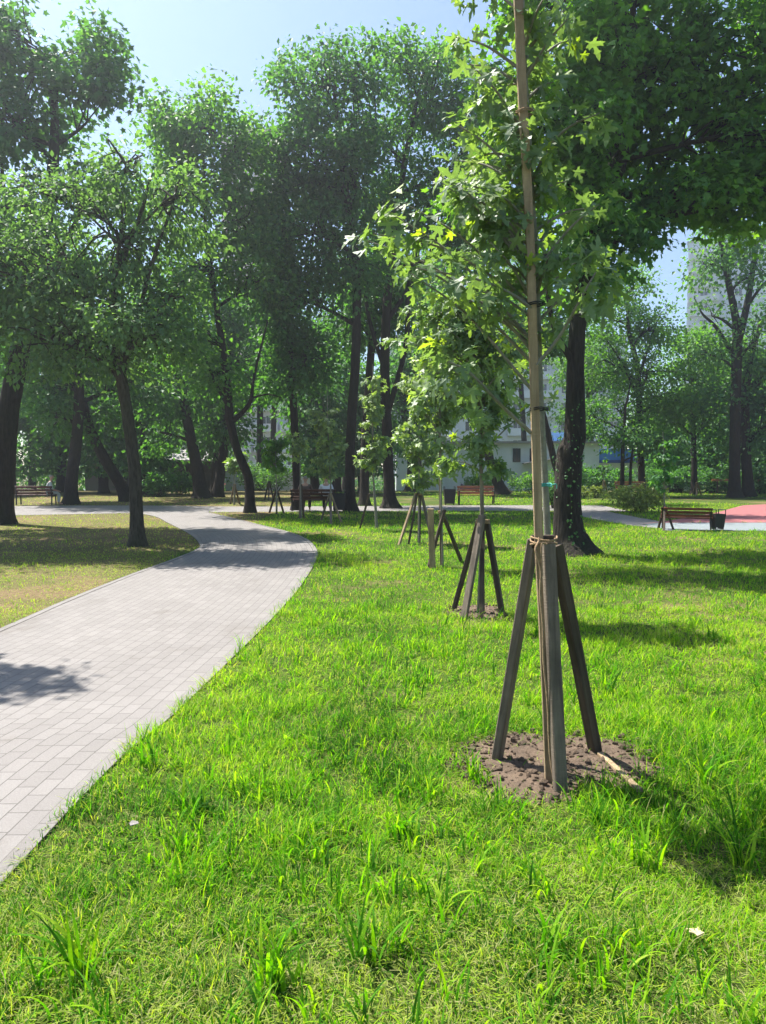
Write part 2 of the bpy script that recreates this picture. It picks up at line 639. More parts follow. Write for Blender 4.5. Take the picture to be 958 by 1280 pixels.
def strip(name, A, B, z, mat, uvw=None, kind='structure', thick=.08):
    """a raised slab between two edge lines, with skirts, and metric UVs"""
    n = len(A)
    me = bpy.data.meshes.new(name)
    bm = bmesh.new()
    uvl = bm.loops.layers.uv.new('UVMap')
    mid = (A + B) / 2
    d = np.concatenate([[0], np.cumsum(np.linalg.norm(np.diff(mid[:, :2], axis=0), axis=1))])
    NC = 7
    grid = []
    for i in range(n):
        wd = np.linalg.norm(A[i] - B[i])
        row = []
        for j in range(NC):
            t = j / (NC - 1)
            p = A[i] * (1 - t) + B[i] * t
            row.append((bm.verts.new((p[0], p[1], z + float(gz(p[1])))), d[i], t * wd))
        grid.append(row)
    for i in range(n - 1):
        for j in range(NC - 1):
            q = [grid[i][j], grid[i + 1][j], grid[i + 1][j + 1], grid[i][j + 1]]
            f = bm.faces.new([k[0] for k in q])
            for lp, k in zip(f.loops, q):
                lp[uvl].uv = (k[1], k[2])
    lo = [[bm.verts.new((r[k][0].co.x, r[k][0].co.y, r[k][0].co.z - thick)) for k in (0, -1)] for r in grid]
    for i in range(n - 1):
        for side, k in ((0, 0), (1, -1)):
            bm.faces.new([grid[i][k][0], grid[i + 1][k][0], lo[i + 1][side], lo[i][side]])
    bmesh.ops.recalc_face_normals(bm, faces=bm.faces)
    bm.to_mesh(me)
    bm.free()
    me.materials.append(mat)
    o = bpy.data.objects.new(name, me)
    COL.objects.link(o)
    return tag(o, kind=kind)


def inset(a, b, wd):
    u = (b - a)
    u /= np.linalg.norm(u, axis=1, keepdims=True)
    return a + u * wd


ra_i, la_i = inset(ra_, la_, KW), inset(la_, ra_, KW)
strip('path', ra_i, la_i, PZ, M['paver'])
strip('path_kerb', ra_, inset(ra_, la_, KW - .004), PZ + .004, M['kerb_stone'], thick=.1)
strip('path_kerb', la_, inset(la_, ra_, KW - .004), PZ + .004, M['kerb_stone'], thick=.1)
path_poly = np.vstack([ra_[:, :2], la_[::-1, :2]])

# cross path at the back
cf = spline([[-45, 23.5, 0], [-20, 24.8, 0], [-13.5, 26.3, 0], [-9.5, 27.6, 0], [-6.5, 28.2, 0], [-2, 28.6, 0], [3, 29.1, 0], [7.0, 29.0, 0], [9.6, 28.6, 0]], 60)
cb = spline([[-45, 30.5, 0], [-20, 32.2, 0], [-13.5, 33, 0], [-9.5, 32.8, 0], [-6.5, 32.2, 0], [-2, 32.4, 0], [3, 33.0, 0], [7.0, 33.2, 0], [9.8, 33.0, 0]], 60)
strip('cross_path', cf, cb, PZ - .006, M['paver'])
cross_poly = np.vstack([cf[:, :2], cb[::-1, :2]])
# link from the cross path to the plaza
lf = spline([[6.9, 30.5, 0], [6.95, 26.5, 0], [7.15, 23.2, 0], [7.7, 20.8, 0]], 24)
lb = spline([[9.0, 32, 0], [8.75, 28.5, 0], [8.75, 25.2, 0], [8.9, 22.6, 0]], 24)
strip('side_path', lf, lb, PZ - .010, M['paver'])
side_poly = np.vstack([lf[:, :2], lb[::-1, :2]])
# far light path to the right and the sandy walk behind
ff = spline([[11.3, 38.5, 0], [14.6, 36.2, 0], [17, 33.6, 0], [21, 31.6, 0], [45, 28, 0]], 24)
fb = spline([[11.3, 41.5, 0], [16, 41.5, 0], [21, 41, 0], [27, 40, 0], [60, 38, 0]], 24)
strip('far_path', ff, fb, PZ - .014, M['concrete'])
far_poly = np.vstack([ff[:, :2], fb[::-1, :2]])
sf = spline([[-60, 44, 0], [-12, 43.5, 0], [-4, 42, 0], [-1, 39.8, 0], [.6, 36, 0], [1.4, 32.9, 0]], 30)
sb = spline([[-60, 50, 0], [-12, 49.5, 0], [-3, 47.5, 0], [1.6, 45, 0], [3.2, 38, 0], [3.6, 33.1, 0]], 30)
strip('sandy_walk', sf, sb, PZ - .018, M['sand'])
sandy_poly = np.vstack([sf[:, :2], sb[::-1, :2]])


def sheet(name, poly, z, mat, thick=.06):
    bm = bmesh.new()
    top = [bm.verts.new((p[0], p[1], z)) for p in poly]
    bot = [bm.verts.new((p[0], p[1], z - thick)) for p in poly]
    bm.faces.new(top)
    for i in range(len(poly)):
        j = (i + 1) % len(poly)
        bm.faces.new([top[i], top[j], bot[j], bot[i]])
    bmesh.ops.recalc_face_normals(bm, faces=bm.faces)
    me = bpy.data.meshes.new(name)
    bm.to_mesh(me)
    bm.free()
    me.materials.append(mat)
    o = bpy.data.objects.new(name, me)
    COL.objects.link(o)
    return tag(o, kind='structure')


red_poly = [[7.9, 22.4], [8.5, 22.9], [30, 23.2], [45, 26], [45, 33], [22, 33.5], [18.6, 34.6], [16.2, 33.2], [12.4, 27.6], [9.6, 24.2]]
grey_poly = [[7.75, 20.1], [12, 20.0], [30, 20.2], [30, 23.15], [8.5, 22.85], [7.9, 22.35]]
sheet('plaza', red_poly, PZ - .002, M['red_rubber'])
sheet('plaza_border', grey_poly, PZ - .004, M['grey_rubber'])

# soil patches round the two nearest saplings
def blob(cx, cy, rx, ry, n=48, seed=0):
    r = np.random.default_rng(seed)
    a = np.linspace(0, 2 * np.pi, n, endpoint=False)
    k = 1 + .10 * np.sin(2 * a + r.uniform(0, 6)) + .07 * np.sin(3 * a + r.uniform(0, 6)) + .06 * np.sin(5 * a + r.uniform(0, 6)) + .03 * np.sin(9 * a + r.uniform(0, 6))
    return np.stack([cx + rx * k * np.cos(a), cy + ry * k * np.sin(a)], 1)


SOIL = [blob(.98, 4.28, .60, .52, seed=3), blob(1.12, 8.75, .42, .46, seed=5)]
for pi, poly in enumerate(SOIL):
    c = poly.mean(0)
    mb = MB()
    rings, nr = 22, len(poly)
    vv = [[c[0], c[1], .03]]
    for k in range(1, rings + 1):
        t = k / rings
        for p in poly:
            q = c + (p - c) * t
            h = .014 * (1 - t ** 3) + .03 * (vnoise(q[0], q[1], .09, 3) - .4) * (1 - t ** 4) + .018 * (vnoise(q[0], q[1], .035, 4) - .5) * (1 - t ** 4)
            vv.append([q[0], q[1], h + .004 - .02 * (t > .99)])
    mb.add(vv, [[0, 1 + j, 1 + (j + 1) % nr] for j in range(nr)])
    q = np.arange(rings * nr).reshape(rings, nr) + 1
    mb2 = [[q[k, j], q[k, (j + 1) % nr], q[k + 1, (j + 1) % nr], q[k + 1, j]] for k in range(rings - 1) for j in range(nr)]
    mb.l.append((np.array(mb2)[:, [0, 3, 2, 1]]).ravel())
    mb.t.append(np.full(len(mb2), 4))
    mb.m.append(np.zeros(len(mb2), int))
    mb.a.append(np.full(len(mb2), .5))
    tag(mb.build('soil_patch', M['soil'], smooth=True), kind='structure')
# loose clods
mb = MB()
ico = bmesh.new()
bmesh.ops.create_icosphere(ico, subdivisions=1, radius=1)
icv = np.array([v.co[:] for v in ico.verts])
icf = np.array([[v.index for v in f.verts] for f in ico.faces])
ico.free()
for pi, (poly, cnt) in enumerate(zip(SOIL, (1500, 420))):
    c = poly.mean(0)
    for k in range(cnt):
        p = c + (poly[rng.integers(len(poly))] - c) * math.sqrt(rng.random()) * 1.04
        s = rng.gamma(1.3, .0036) + .0025
        v = icv * (1 + rng.uniform(-.28, .28, (len(icv), 1))) * s * rng.uniform(.7, 1.3, 3)
        mb.add(v + [p[0], p[1], .016 + s * .2 + .02 * (vnoise(p[0], p[1], .09, 3) - .4)], icf)
tag(mb.build('soil_clods', M['clod']), 'loose brown soil clods lying round the feet of the timber stakes', 'soil', kind='stuff')

# ------------------------------------------------------------------ grass
AVOID = [path_poly, cross_poly, side_poly, far_poly, sandy_poly, red_poly, grey_poly]


def on_lawn(P, edge=True):
    ok = np.ones(len(P), bool)
    J = P + rng.normal(0, .022, P.shape) + np.where(P[:, :1] > -2.6, .02, 0) if edge else P
    for a in AVOID:
        ok &= ~inpoly(J, a)
    for s_ in SOIL:
        ins = inpoly(P, s_)
        c = s_.mean(0)
        core = inpoly(c + (P - c) / .8, s_)
        ok &= ~(ins & (core | (rng.random(len(P)) < .55)) & (rng.random(len(P)) < .965))
    return ok


def scatter(y0, y1, dens, xmar=1.25, xmin=None, xmax=None):
    W = y1 * .56 * xmar + .8
    n = int(dens * (y1 - y0) * 2 * W)
    P = np.stack([rng.uniform(-W, W, n), rng.uniform(y0, y1, n)], 1)
    keep = np.abs(P[:, 0]) < P[:, 1] * .56 * xmar + .8
    return P[keep]


def blades(mb, P, h, wd, lean, tint, segs=3, tilt=None, z0=0.):
    tilt = np.zeros(len(P)) if tilt is None else tilt
    lean = np.maximum(lean, .05)
    n = len(P)
    az = rng.uniform(0, 2 * np.pi, n)
    d = np.stack([np.cos(az), np.sin(az), np.zeros(n)], 1)
    sx = np.stack([-np.sin(az), np.cos(az), np.zeros(n)], 1)
    tw = rng.normal(0, .5, n)
    sx = sx * np.cos(tw)[:, None] + d * np.sin(tw)[:, None]
    base = np.stack([P[:, 0], P[:, 1], gz(P[:, 1]) - .004 + z0], 1)
    ts = np.linspace(0, 1, segs + 1)
    rows = []
    for t in ts:
        ang = lean * t * 1.0                       # bends more and more
        # arc of constant curvature
        hx = (np.cos(tilt) - np.cos(tilt + ang)) / lean
        hz = (np.sin(tilt + ang) - np.sin(tilt)) / lean
        c = base + d * (hx * h)[:, None]
        c[:, 2] += hz * h
        wt = wd * (1 - t ** 1.6) * (.75 + .5 * t)
        if t < 1:
            rows.append(c - sx * wt[:, None] / 2)
            rows.append(c + sx * wt[:, None] / 2)
        else:
            rows.append(c)
    k = len(rows)
    V = np.stack(rows, 1).reshape(-1, 3)
    o = np.arange(n)[:, None] * k
    for s_ in range(segs - 1):
        mb.add(V if s_ == 0 else np.zeros((0, 3)), (o + np.array([2 * s_, 2 * s_ + 1, 2 * s_ + 3, 2 * s_ + 2])) if s_ == 0 else (o + np.array([2 * s_, 2 * s_ + 1, 2 * s_ + 3, 2 * s_ + 2]) - n * k), 0, tint)
    mb.add(np.zeros((0, 3)), o + np.array([k - 3, k - 2, k - 1]) - n * k, 0, tint)


def lawn_tint(P):
    x, y = P[:, 0], P[:, 1]
    n1, n2 = vnoise(x, y, 1.1, 1), vnoise(x, y, .28, 2)
    t = .35 + .44 * (n1 - .5) + .40 * (n2 - .5) - .13 * sstep(5.4, 3.4, y) + rng.normal(0, .19, len(P))
    left = (x < -4.0)
    t = np.where(left, t + .24 + .16 * (vnoise(x, y, 1.6, 7) - .5), t)
    # worn, strawy strip where people walk at the very front and along the kerb
    worn = sstep(3.3, 2.1, y) * .75 * (.45 + vnoise(x, y, .45, 33)) + sstep(.45, 0., np.abs(x + 1.42)) * .28 * (y < 9)
    pk = rng.random(len(P)) < (.10 + .5 * worn + .30 * left)
    t = np.where(pk, rng.uniform(.74, 1.0, len(P)), t)
    mid = sstep(4.5, 8, y) * ~left
    t = t + .07 * mid
    return np.clip(t, 0.02, 1)


mb = MB()
for (y0, y1, dens, hh, ww, sg) in ((1.6, 3.2, 9500, .078, .0052, 4), (3.2, 5.5, 5600, .084, .006, 4), (5.5, 9, 2400, .088, .008, 3),
                                   (9, 15, 1000, .085, .0095, 2), (15, 24, 430, .085, .014, 2), (24, 36, 190, .085, .02, 2), (36, 50, 80, .09, .03, 2)):
    P = scatter(y0, y1, dens)
    P = P[on_lawn(P)]
    x, y = P[:, 0], P[:, 1]
    clump = vnoise(x, y, .26, 5) ** 1.6 * 1.25
    bigc = vnoise(x, y, .9, 6)
    thin = rng.random(len(P)) < (.12 + 1.25 * vnoise(x, y, .12, 9))
    left = x < -4.0
    bare = sstep(2.6, 2.1, y) * .3
    keep = thin & (rng.random(len(P)) > np.where(left, .62, 0) + bare)
    P, clump, bigc, left = P[keep], clump[keep], bigc[keep], left[keep]
    n = len(P)
    rightT = sstep(1.3, 2.2, P[:, 0]) * sstep(6, 4.4, P[:, 1]) * .5
    h = hh * (.35 + 1.0 * clump + .45 * bigc + rightT) * rng.uniform(.6, 1.35, n) * np.where(left, .55, 1)
    wd = ww * rng.uniform(.6, 1.4, n)
    lean = np.clip(rng.gamma(2.6, .52, n), .1, 2.6)
    blades(mb, P, h, wd, lean, lawn_tint(P), sg, np.abs(rng.normal(0, .42, n)))
    if y1 < 16:                                    # mown clippings lying on the turf
        Q = scatter(y0, y1, dens * .6)
        Q = Q[on_lawn(Q)]
        lit = vnoise(Q[:, 0], Q[:, 1], .5, 14) + .35 * sstep(3.6, 2.2, Q[:, 1]) + np.where(Q[:, 0] < -4, .15, 0)
        Q = Q[rng.random(len(Q)) < np.clip((lit - .36) * 2.2, .04, 1)]
        m = len(Q)
        blades(mb, Q, hh * rng.uniform(.35, .9, m), ww * rng.uniform(.45, .9, m), rng.uniform(.1, .5, m), np.clip(rng.normal(.66, .15, m) + .10 * sstep(5, 3, Q[:, 1]), .3, 1), 2,
               rng.uniform(1.05, 1.5, m), rng.random(m) * .035)
grass = mb.build('lawn_grass', M['grass'])
tag(grass, 'short bright green mown grass covering the ground on both sides of the paved path', 'grass', kind='stuff')

# tall broad-bladed weeds: many too small to count, a few big ones each a thing
mb = MB()


def weed(mb, x, y, n, h0, w0, spread=.05):
    P = np.stack([rng.normal(x, spread * .4, n), rng.normal(y, spread * .4, n)], 1)
    blades(mb, P, h0 * rng.uniform(.5, 1.1, n), w0 * rng.uniform(.7, 1.25, n), rng.uniform(.5, 2.1, n), np.clip(rng.normal(.33, .19, n), .05, .72), 6)


cnt = 0
Pw = np.vstack([scatter(1.9, 4.4, 50), scatter(4.4, 9.0, 16)])
Pw = Pw[on_lawn(Pw)]
for p in Pw:
    if p[0] < -3.9 or vnoise(p[0], p[1], .7, 12) < .46:
        continue
    weed(mb, p[0], p[1], rng.integers(4, 10), rng.uniform(.11, .24), .0125, .06)
tag(mb.build('tall_grass', M['grass']), 'scattered taller broad-bladed grass stems sticking up out of the mown lawn', 'grass', kind='stuff')
big_weeds = [((100, 1225), .30, 'big arching grass tuft at the lower left corner below the end of the path'),
             ((345, 1235), .27, 'upright broad-leaved grass tuft at the bottom, right of the corner tuft'),
             ((395, 770), .22, None), ((185, 960), .26, 'grass tuft leaning over the path kerb with bent tips'),
             ((245, 1020), .24, 'grass tuft just inside the kerb below the overhanging one'),
             ((500, 1050), .22, 'grass tuft on the lawn left of the bare soil patch'),
             ((460, 1200), .24, 'loose grass tuft at bottom centre of the lawn'),
             ((812, 1085), .24, 'pale arching grass tuft in front of the soil patch on the shaded lawn'),
             ((925, 1085), .34, 'tallest bright grass tuft at the right edge below the soil patch'),
             ((700, 1195), .23, 'spreading grass tuft at the bottom right with long drooping blades'),
             ((880, 985), .30, 'leafy grass tuft on the right rim of the bare soil patch'),
             ((760, 870), .30, 'yellow-green tall grass tuft behind the right leg of the nearest stakes')]
for p, h, lab in big_weeds:
    if not lab:
        continue
    g = G(*p)
    wb = MB()
    weed(wb, 0, 0, 17, h * 1.12, .019, .09)
    o = wb.build('grass_tuft', M['grass'], loc=(g[0], g[1], 0))
    tag(o, lab, 'grass tuft', 'tall grass tufts on the lawn')

# ------------------------------------------------------------------ leaf outlines
def mirror(h):
    h = np.array(h, float)
    l = h[::-1].copy()
    l[:, 0] *= -1
    return np.vstack([h, l[1:-1] if abs(h[-1][0]) < 1e-6 and abs(h[0][0]) < 1e-6 else l[1:]])


def curl(T, droop=.22, fold=.18):
    z = -droop * T[:, 1] ** 2 + fold * np.abs(T[:, 0])
    return np.column_stack([T, z])


MAPLE = curl(mirror([(0, 0), (.07, .02), (.22, -.10), (.40, -.08), (.27, .05), (.21, .13), (.40, .20), (.60, .36), (.44, .37), (.43, .50), (.27, .40), (.10, .36), (.13, .55), (.25, .66), (.14, .69), (.13, .82), (0, 1.0)]), .34, .2)
MAPLE2 = curl(mirror([(0, 0), (.36, .02), (.30, .22), (.56, .52), (.22, .56), (0, 1)]), .25, .15)
OVAL = curl(mirror([(0, 0), (.26, .3), (.24, .62), (0, 1)]), .25, .2)
KITE = np.array([(0, 0, 0), (.36, .42, .06), (0, 1, -.15), (-.36, .42, .06)], float)


def frames(out, droop=.35, rnd=.5, flat=.55):
    n = len(out)
    o = out / (np.linalg.norm(out, axis=1, keepdims=True) + 1e-9)
    tip = o * .7 + np.array([0, 0, -droop]) + rng.normal(0, rnd, (n, 3))
    tip /= np.linalg.norm(tip, axis=1, keepdims=True)
    up = np.array([0, 0, 1.]) + rng.normal(0, flat, (n, 3)) + .25 * o
    up -= tip * np.sum(up * tip, 1, keepdims=True)
    up /= np.linalg.norm(up, axis=1, keepdims=True) + 1e-9
    return np.cross(tip, up), tip, up


# ------------------------------------------------------------------ big trees
def ell_pts(n, c, r, inner=.35):
    d = rng.normal(0, 1, (n, 3))
    d /= np.linalg.norm(d, axis=1, keepdims=True)
    rad = (inner ** 2 + (1 - inner ** 2) * rng.random(n)) ** .5
    return c + d * rad[:, None] * r


def tree(name, label, cat, D, trunk, crowns, mat, bark='bark', ncl=90, per=90, leaf=.17, sig=.42, shape=KITE, limbs=(), group=None, zoff=0, base_flare=1.0, dense=1.0, tbias=0., gapth=.41):
    """trunk rows (px,py,radius) at distance D; crowns rows (px,py,rx,ry[,depth shift[,depth radius factor]])"""
    pts = np.array([at(p[0], p[1], D) for p in trunk])
    rad = np.array([p[2] for p in trunk])
    base = pts[0].copy()
    base[2] = float(gz(D))
    pts[0, 2] = base[2] - .08
    root = thing(name, label, cat, base, 0, group)
    tb = MB()
    cs = spline(np.column_stack([pts - base, rad]), 14 + 4 * len(pts))
    cs[:, :2] += (np.cumsum(rng.normal(0, .02, (len(cs), 2)), axis=0)) * np.linspace(0, 1, len(cs))[:, None]
    h = cs[:, 2]
    cs[:, 3] *= 1 + .55 * base_flare * np.exp(-np.maximum(h, 0) / .22)
    tb.tube(cs[:, :3], np.maximum(cs[:, 3], .012), 14, wob=.09)
    for lb in limbs:
        lp = np.array([list(at(p[0], p[1], D + (p[3] if len(p) > 3 else 0)) - base) + [p[2]] for p in lb])
        l_ = spline(lp, 14)
        tb.tube(l_[:, :3], np.maximum(l_[:, 3], .01), 8, wob=.06)
    cb_ = MB()
    allp, allout = [], []
    for cr in crowns:
        px, py, rx, ry = cr[:4]
        dz = cr[4] if len(cr) > 4 else 0
        df = cr[5] if len(cr) > 5 else 1.0
        c = at(px, py, D + dz) - base
        k = (D + dz) / F
        rr = np.array([rx * k, max(rx * df, 25) * k, ry * k])
        vol = (rx * ry) / sum(q[2] * q[3] for q in crowns)
        n = max(5, int(ncl * vol * dense))
        cl = ell_pts(n, c, rr)
        rel = (cl - c) / rr
        gap = vnoise(cl[:, 0] + .7 * cl[:, 2] + 31, cl[:, 1] * .8 - cl[:, 2] + 17, max(1.0, rr[0] * .55), 40)
        out_ = rng.random(n)
        cl = c + rel * rr * np.where(out_ < .16, 1.0 + out_ * 1.6, 1.0)[:, None]
        cl = cl[gap > gapth] if (gap > gapth).sum() > 4 else cl
        n = len(cl)
        # limb
        dist = np.linalg.norm(cs[:, :3] - c, axis=1) + 1.6 * np.maximum(0, cs[:, 2] - (c[2] - .35 * np.linalg.norm(rr)))
        dist += np.where(cs[:, 2] < .28 * cs[-1, 2], 3, 0)
        i = int(np.argmin(dist))
        s0 = cs[i, :3]
        r0 = min(cs[i, 3] * .55, .11)
        midp = s0 * .5 + c * .5 + np.array([rng.normal(0, .25), rng.normal(0, .25), -.1 * np.linalg.norm(c - s0) + .3])
        lim = spline(np.array([list(s0) + [r0], list(midp) + [r0 * .65], list(c) + [r0 * .35]]), 12)
        tb.tube(lim[:, :3], lim[:, 3], 7, wob=.06)
        for q in cl[:: max(1, n // 26)]:
            j = rng.integers(4, 12)
            a = lim[j, :3]
            m_ = a * .5 + q * .5 + rng.normal(0, .15, 3) + [0, 0, .15]
            tw = spline(np.array([list(a) + [.028], list(m_) + [.017], list(q) + [.007]]), 6)
            tb.tube(tw[:, :3], tw[:, 3], 4, cap=False)
        pn = rng.poisson(per, n) + 3
        cc = np.repeat(cl, pn, 0)
        off = rng.normal(0, 1, (len(cc), 3)) * np.array([sig, sig, sig * .55])
        off[:, 2] -= .25 * sig * (off[:, 0] ** 2 + off[:, 1] ** 2) / sig ** 2 * .5
        allp.append(cc + off)
        allout.append(off + .6 * (cc - c) + [0, 0, .0])
    P = np.vstack(allp)
    O = np.vstack(allout)
    keep = P[:, 2] > 1.2
    P, O = P[keep], O[keep]
    X, Y, Z = frames(O)
    tint = np.clip(rng.normal(.45, .2, len(P)) + tbias + .45 * (vnoise(P[:, 0] * 1.2 + P[:, 2], P[:, 1] + P[:, 2] * .8, 1.3, 21) - .5), 0, 1)
    cb_.leaves(shape, P, X, Y, Z, leaf * rng.uniform(.65, 1.25, len(P)), tint)
    tb.build('trunk', M[bark], root, True)
    cb_.build('crown', M[mat], root)
    return root


GR = 'trees of the park'
tree('maple_tree', 'massive old tree at the left edge with the thickest trunk and a towering crown', 'tree', 22.5,
     [(-4, 656, .44), (0, 630, .38), (5, 590, .34), (14, 520, .29), (38, 400, .26), (58, 300, .2), (70, 190, .14), (72, 90, .07)],
     [(60, 70, 75, 70), (25, 150, 80, 80), (112, 150, 45, 75), (130, 80, 34, 52), (10, 40, 60, 50), (128, 222, 32, 40), (30, 255, 70, 40), (-60, 120, 80, 110), (-70, 260, 70, 70)],
     'leaf_dark', ncl=230, per=85, leaf=.19, sig=.36, shape=MAPLE2, group=GR,
     limbs=[[(30, 440, .16), (70, 330, .1), (120, 230, .05)], [(45, 360, .12), (10, 270, .08), (0, 170, .04)]])
tree('shade_tree', 'broad tree just beyond the left edge shading the dry lawn, only leafy branch tips showing', 'tree', 17,
     [(-160, 678, .3), (-158, 600, .25), (-150, 480, .22), (-145, 350, .16), (-140, 230, .06)],
     [(-150, 280, 120, 90), (-60, 330, 80, 70), (-40, 400, 60, 45), (-230, 350, 90, 80), (-120, 400, 110, 50), (-140, 180, 90, 60), (-40, 240, 60, 50, 1)], 'leaf_maple', ncl=300, per=80, leaf=.16, sig=.36, group=GR)
tree('young_tree', 'slim grey trunk tree standing in the dry lawn beside the path, pale olive leaves', 'tree', 16.2,
     [(172, 684, .165), (171, 640, .142), (169, 590, .136), (163, 530, .13), (156, 470, .12), (151, 420, .10), (158, 350, .08), (190, 270, .045), (205, 220, .02)],
     [(70, 330, 80, 70), (150, 300, 70, 75), (40, 420, 70, 60), (215, 260, 52, 60), (170, 215, 46, 38), (230, 370, 38, 52), (130, 400, 70, 50), (-20, 340, 60, 70), (60, 250, 50, 40), (105, 445, 60, 34), (195, 425, 50, 42, -.5), (160, 410, 50, 36, -1)],
     'leaf_olive', 'bark_pale', ncl=270, per=80, leaf=.13, sig=.30, shape=OVAL, group=GR,
     limbs=[[(155, 462, .07), (172, 400, .055), (190, 330, .042), (222, 240, .02)], [(152, 440, .08), (110, 380, .05), (60, 340, .03)], [(153, 445, .05), (120, 425, .04), (70, 415, .02)]])
tree('curved_tree', 'tree with a crooked curving trunk at the far bend of the path', 'tree', 27.9,
     [(313, 642, .20), (312, 610, .18), (309, 592, .17), (298, 565, .165), (289, 530, .16), (286, 490, .155), (279, 420, .13), (268, 340, .1), (262, 260, .07), (262, 180, .03)],
     [(255, 160, 60, 48), (300, 190, 42, 50), (215, 150, 40, 40), (240, 240, 62, 60), (310, 270, 48, 60), (255, 330, 55, 50), (325, 350, 40, 55), (235, 420, 45, 45), (270, 470, 30, 34)],
     'leaf_maple', ncl=230, per=85, leaf=.20, sig=.42, group=GR, tbias=.05,
     limbs=[[(289, 528, .1), (304, 515, .085), (314, 500, .07), (318, 470, .05), (335, 400, .03)], [(287, 510, .08), (270, 480, .06), (254, 440, .03)], [(316, 497, .04), (335, 493, .03), (352, 497, .015)]])
tree('tall_tree', 'tallest dark tree in the middle of the picture with a straight black trunk', 'tree', 28.9,
     [(439, 640, .24), (438, 610, .2), (438, 560, .19), (443, 450, .18), (441, 330, .16), (424, 200, .12), (410, 90, .05)],
     [(412, 100, 62, 52), (375, 130, 42, 50), (450, 95, 40, 50), (395, 200, 62, 60), (445, 220, 50, 60), (385, 290, 55, 50), (430, 330, 50, 50), (365, 370, 38, 45), (348, 215, 34, 50), (470, 150, 40, 60)],
     'leaf_dark', ncl=300, per=95, leaf=.20, sig=.42, group=GR)
tree('broad_tree', 'spreading tree with a flared dark trunk behind the cross path, beside the tallest tree', 'tree', 31,
     [(489, 635, .36), (487, 610, .24), (484, 540, .22), (482, 440, .2), (488, 330, .17), (508, 200, .12), (530, 90, .05)],
     [(535, 110, 62, 62), (500, 90, 45, 45), (490, 190, 55, 60), (570, 200, 60, 70), (590, 110, 50, 60), (545, 270, 50, 42), (480, 260, 40, 40), (600, 300, 45, 50)],
     'leaf_maple', ncl=250, per=90, leaf=.21, sig=.44, group=GR,
     limbs=[[(484, 520, .12), (508, 430, .1), (512, 350, .09), (540, 270, .05)], [(483, 470, .1), (460, 390, .08), (452, 300, .05)], [(485, 400, .1), (530, 330, .08), (575, 240, .04)]])
big = tree('great_maple', 'big dark ivy-grown trunk on the lawn behind the nearest sapling, wide overhanging crown', 'tree', 14.8,
           [(716, 693, .44), (714, 677, .33), (711, 655, .285), (710, 610, .265), (711, 570, .25), (713, 540, .21), (713, 440, .165), (719, 350, .15), (730, 240, .13), (752, 120, .1), (765, 20, .06), (770, -60, .03)],
           [(790, 30, 75, 60), (850, 110, 80, 70), (770, 120, 45, 55), (905, 60, 80, 80), (930, 170, 60, 60), (840, 200, 45, 36, 1), (750, 40, 45, 50, 1), (800, -80, 120, 70), (920, -60, 110, 80), (700, -90, 80, 55), (1010, 90, 80, 100), (985, 210, 60, 50), (725, 330, 45, 40, 1.5), (690, 260, 50, 45, 2), (380, -118, 80, 42, 1), (470, -118, 65, 42, .5), (570, -120, 75, 45), (670, 150, 55, 60, 2), (722, 150, 44, 50, -1.2), (728, 235, 42, 36, -1.2), (745, 70, 44, 44, -1), (742, 195, 45, 45, 1), (755, 250, 42, 36, .6), (660, 20, 45, 40, 2), (600, 235, 50, 36, 1.5), (640, 250, 50, 40, 1), (640, 130, 50, 44, -1.5), (880, 240, 60, 36), (955, 245, 50, 45)],  # topmost left lobes, out of view, added to shade the right-hand lawn
           'leaf_bright', gapth=.5, ncl=860, per=58, leaf=.155, sig=.25, shape=MAPLE2, group=GR, tbias=.06, base_flare=.75,
           limbs=[[(728, 260, .12), (770, 230, .09), (785, 165, .075)], [(742, 180, .1), (830, 130, .07), (930, 90, .03)], [(722, 330, .08), (790, 290, .045), (840, 262, .02)], [(714, 450, .07), (690, 400, .05), (680, 300, .03)]])
# sparse hanging sprays under the crown of the great maple, and its ivy
mb = MB()
cc = []
for (px, py, rx, ry, n) in ((790, 285, 50, 30, 16), (830, 250, 45, 26, 14), (730, 300, 30, 40, 10), (760, 330, 25, 20, 6), (812, 300, 22, 16, 5)):
    c = at(px, py, 14.6)
    cc.append(ell_pts(n, c, np.array([rx, rx, ry]) * 14.6 / F, .1))
cc = np.vstack(cc)
cc = np.repeat(cc, 42, 0)
off = rng.normal(0, 1, cc.shape) * [.2, .2, .14]
P = cc + off - np.array(big.location)
X, Y, Z = frames(off, .6)
mb.leaves(MAPLE2, P, X, Y, Z, .13 * rng.uniform(.7, 1.2, len(P)), np.clip(rng.normal(.5, .25, len(P)), 0, 1))
mb.build('hanging_foliage', M['leaf_dark'], big)
mb = MB()
n = 520
hh = rng.random(n) ** 1.3 * 3.1
aa = rng.uniform(0, 6.28, n)
kk = vnoise(aa * 2.2, hh * 1.5, 1, 30) > .5
hh, aa = hh[kk], aa[kk]
tz = np.array([at(p[0], p[1], 14.8) for p in ((714, 677), (711, 655), (710, 610), (711, 570), (713, 540), (713, 440))]) - np.array(big.location)
cx_ = np.interp(hh, tz[:, 2], tz[:, 0])
rr_ = np.interp(hh, [.15, .5, 1.2, 1.9, 2.5, 3.2], [.36, .3, .28, .265, .23, .18]) + .03
O = np.stack([np.cos(aa), np.sin(aa), np.zeros(len(aa))], 1)
P = np.stack([cx_, np.zeros(len(aa)), hh], 1) + O * rr_[:, None]
X, Y, Z = frames(O, .9, .35, .3)
mb.leaves(MAPLE2, P, X, Y, Z, .05 * rng.uniform(.5, 1.3, len(P)), np.clip(rng.normal(.45, .2, len(P)), 0, 1))
mb.build('ivy', M['leaf_dark'], big)

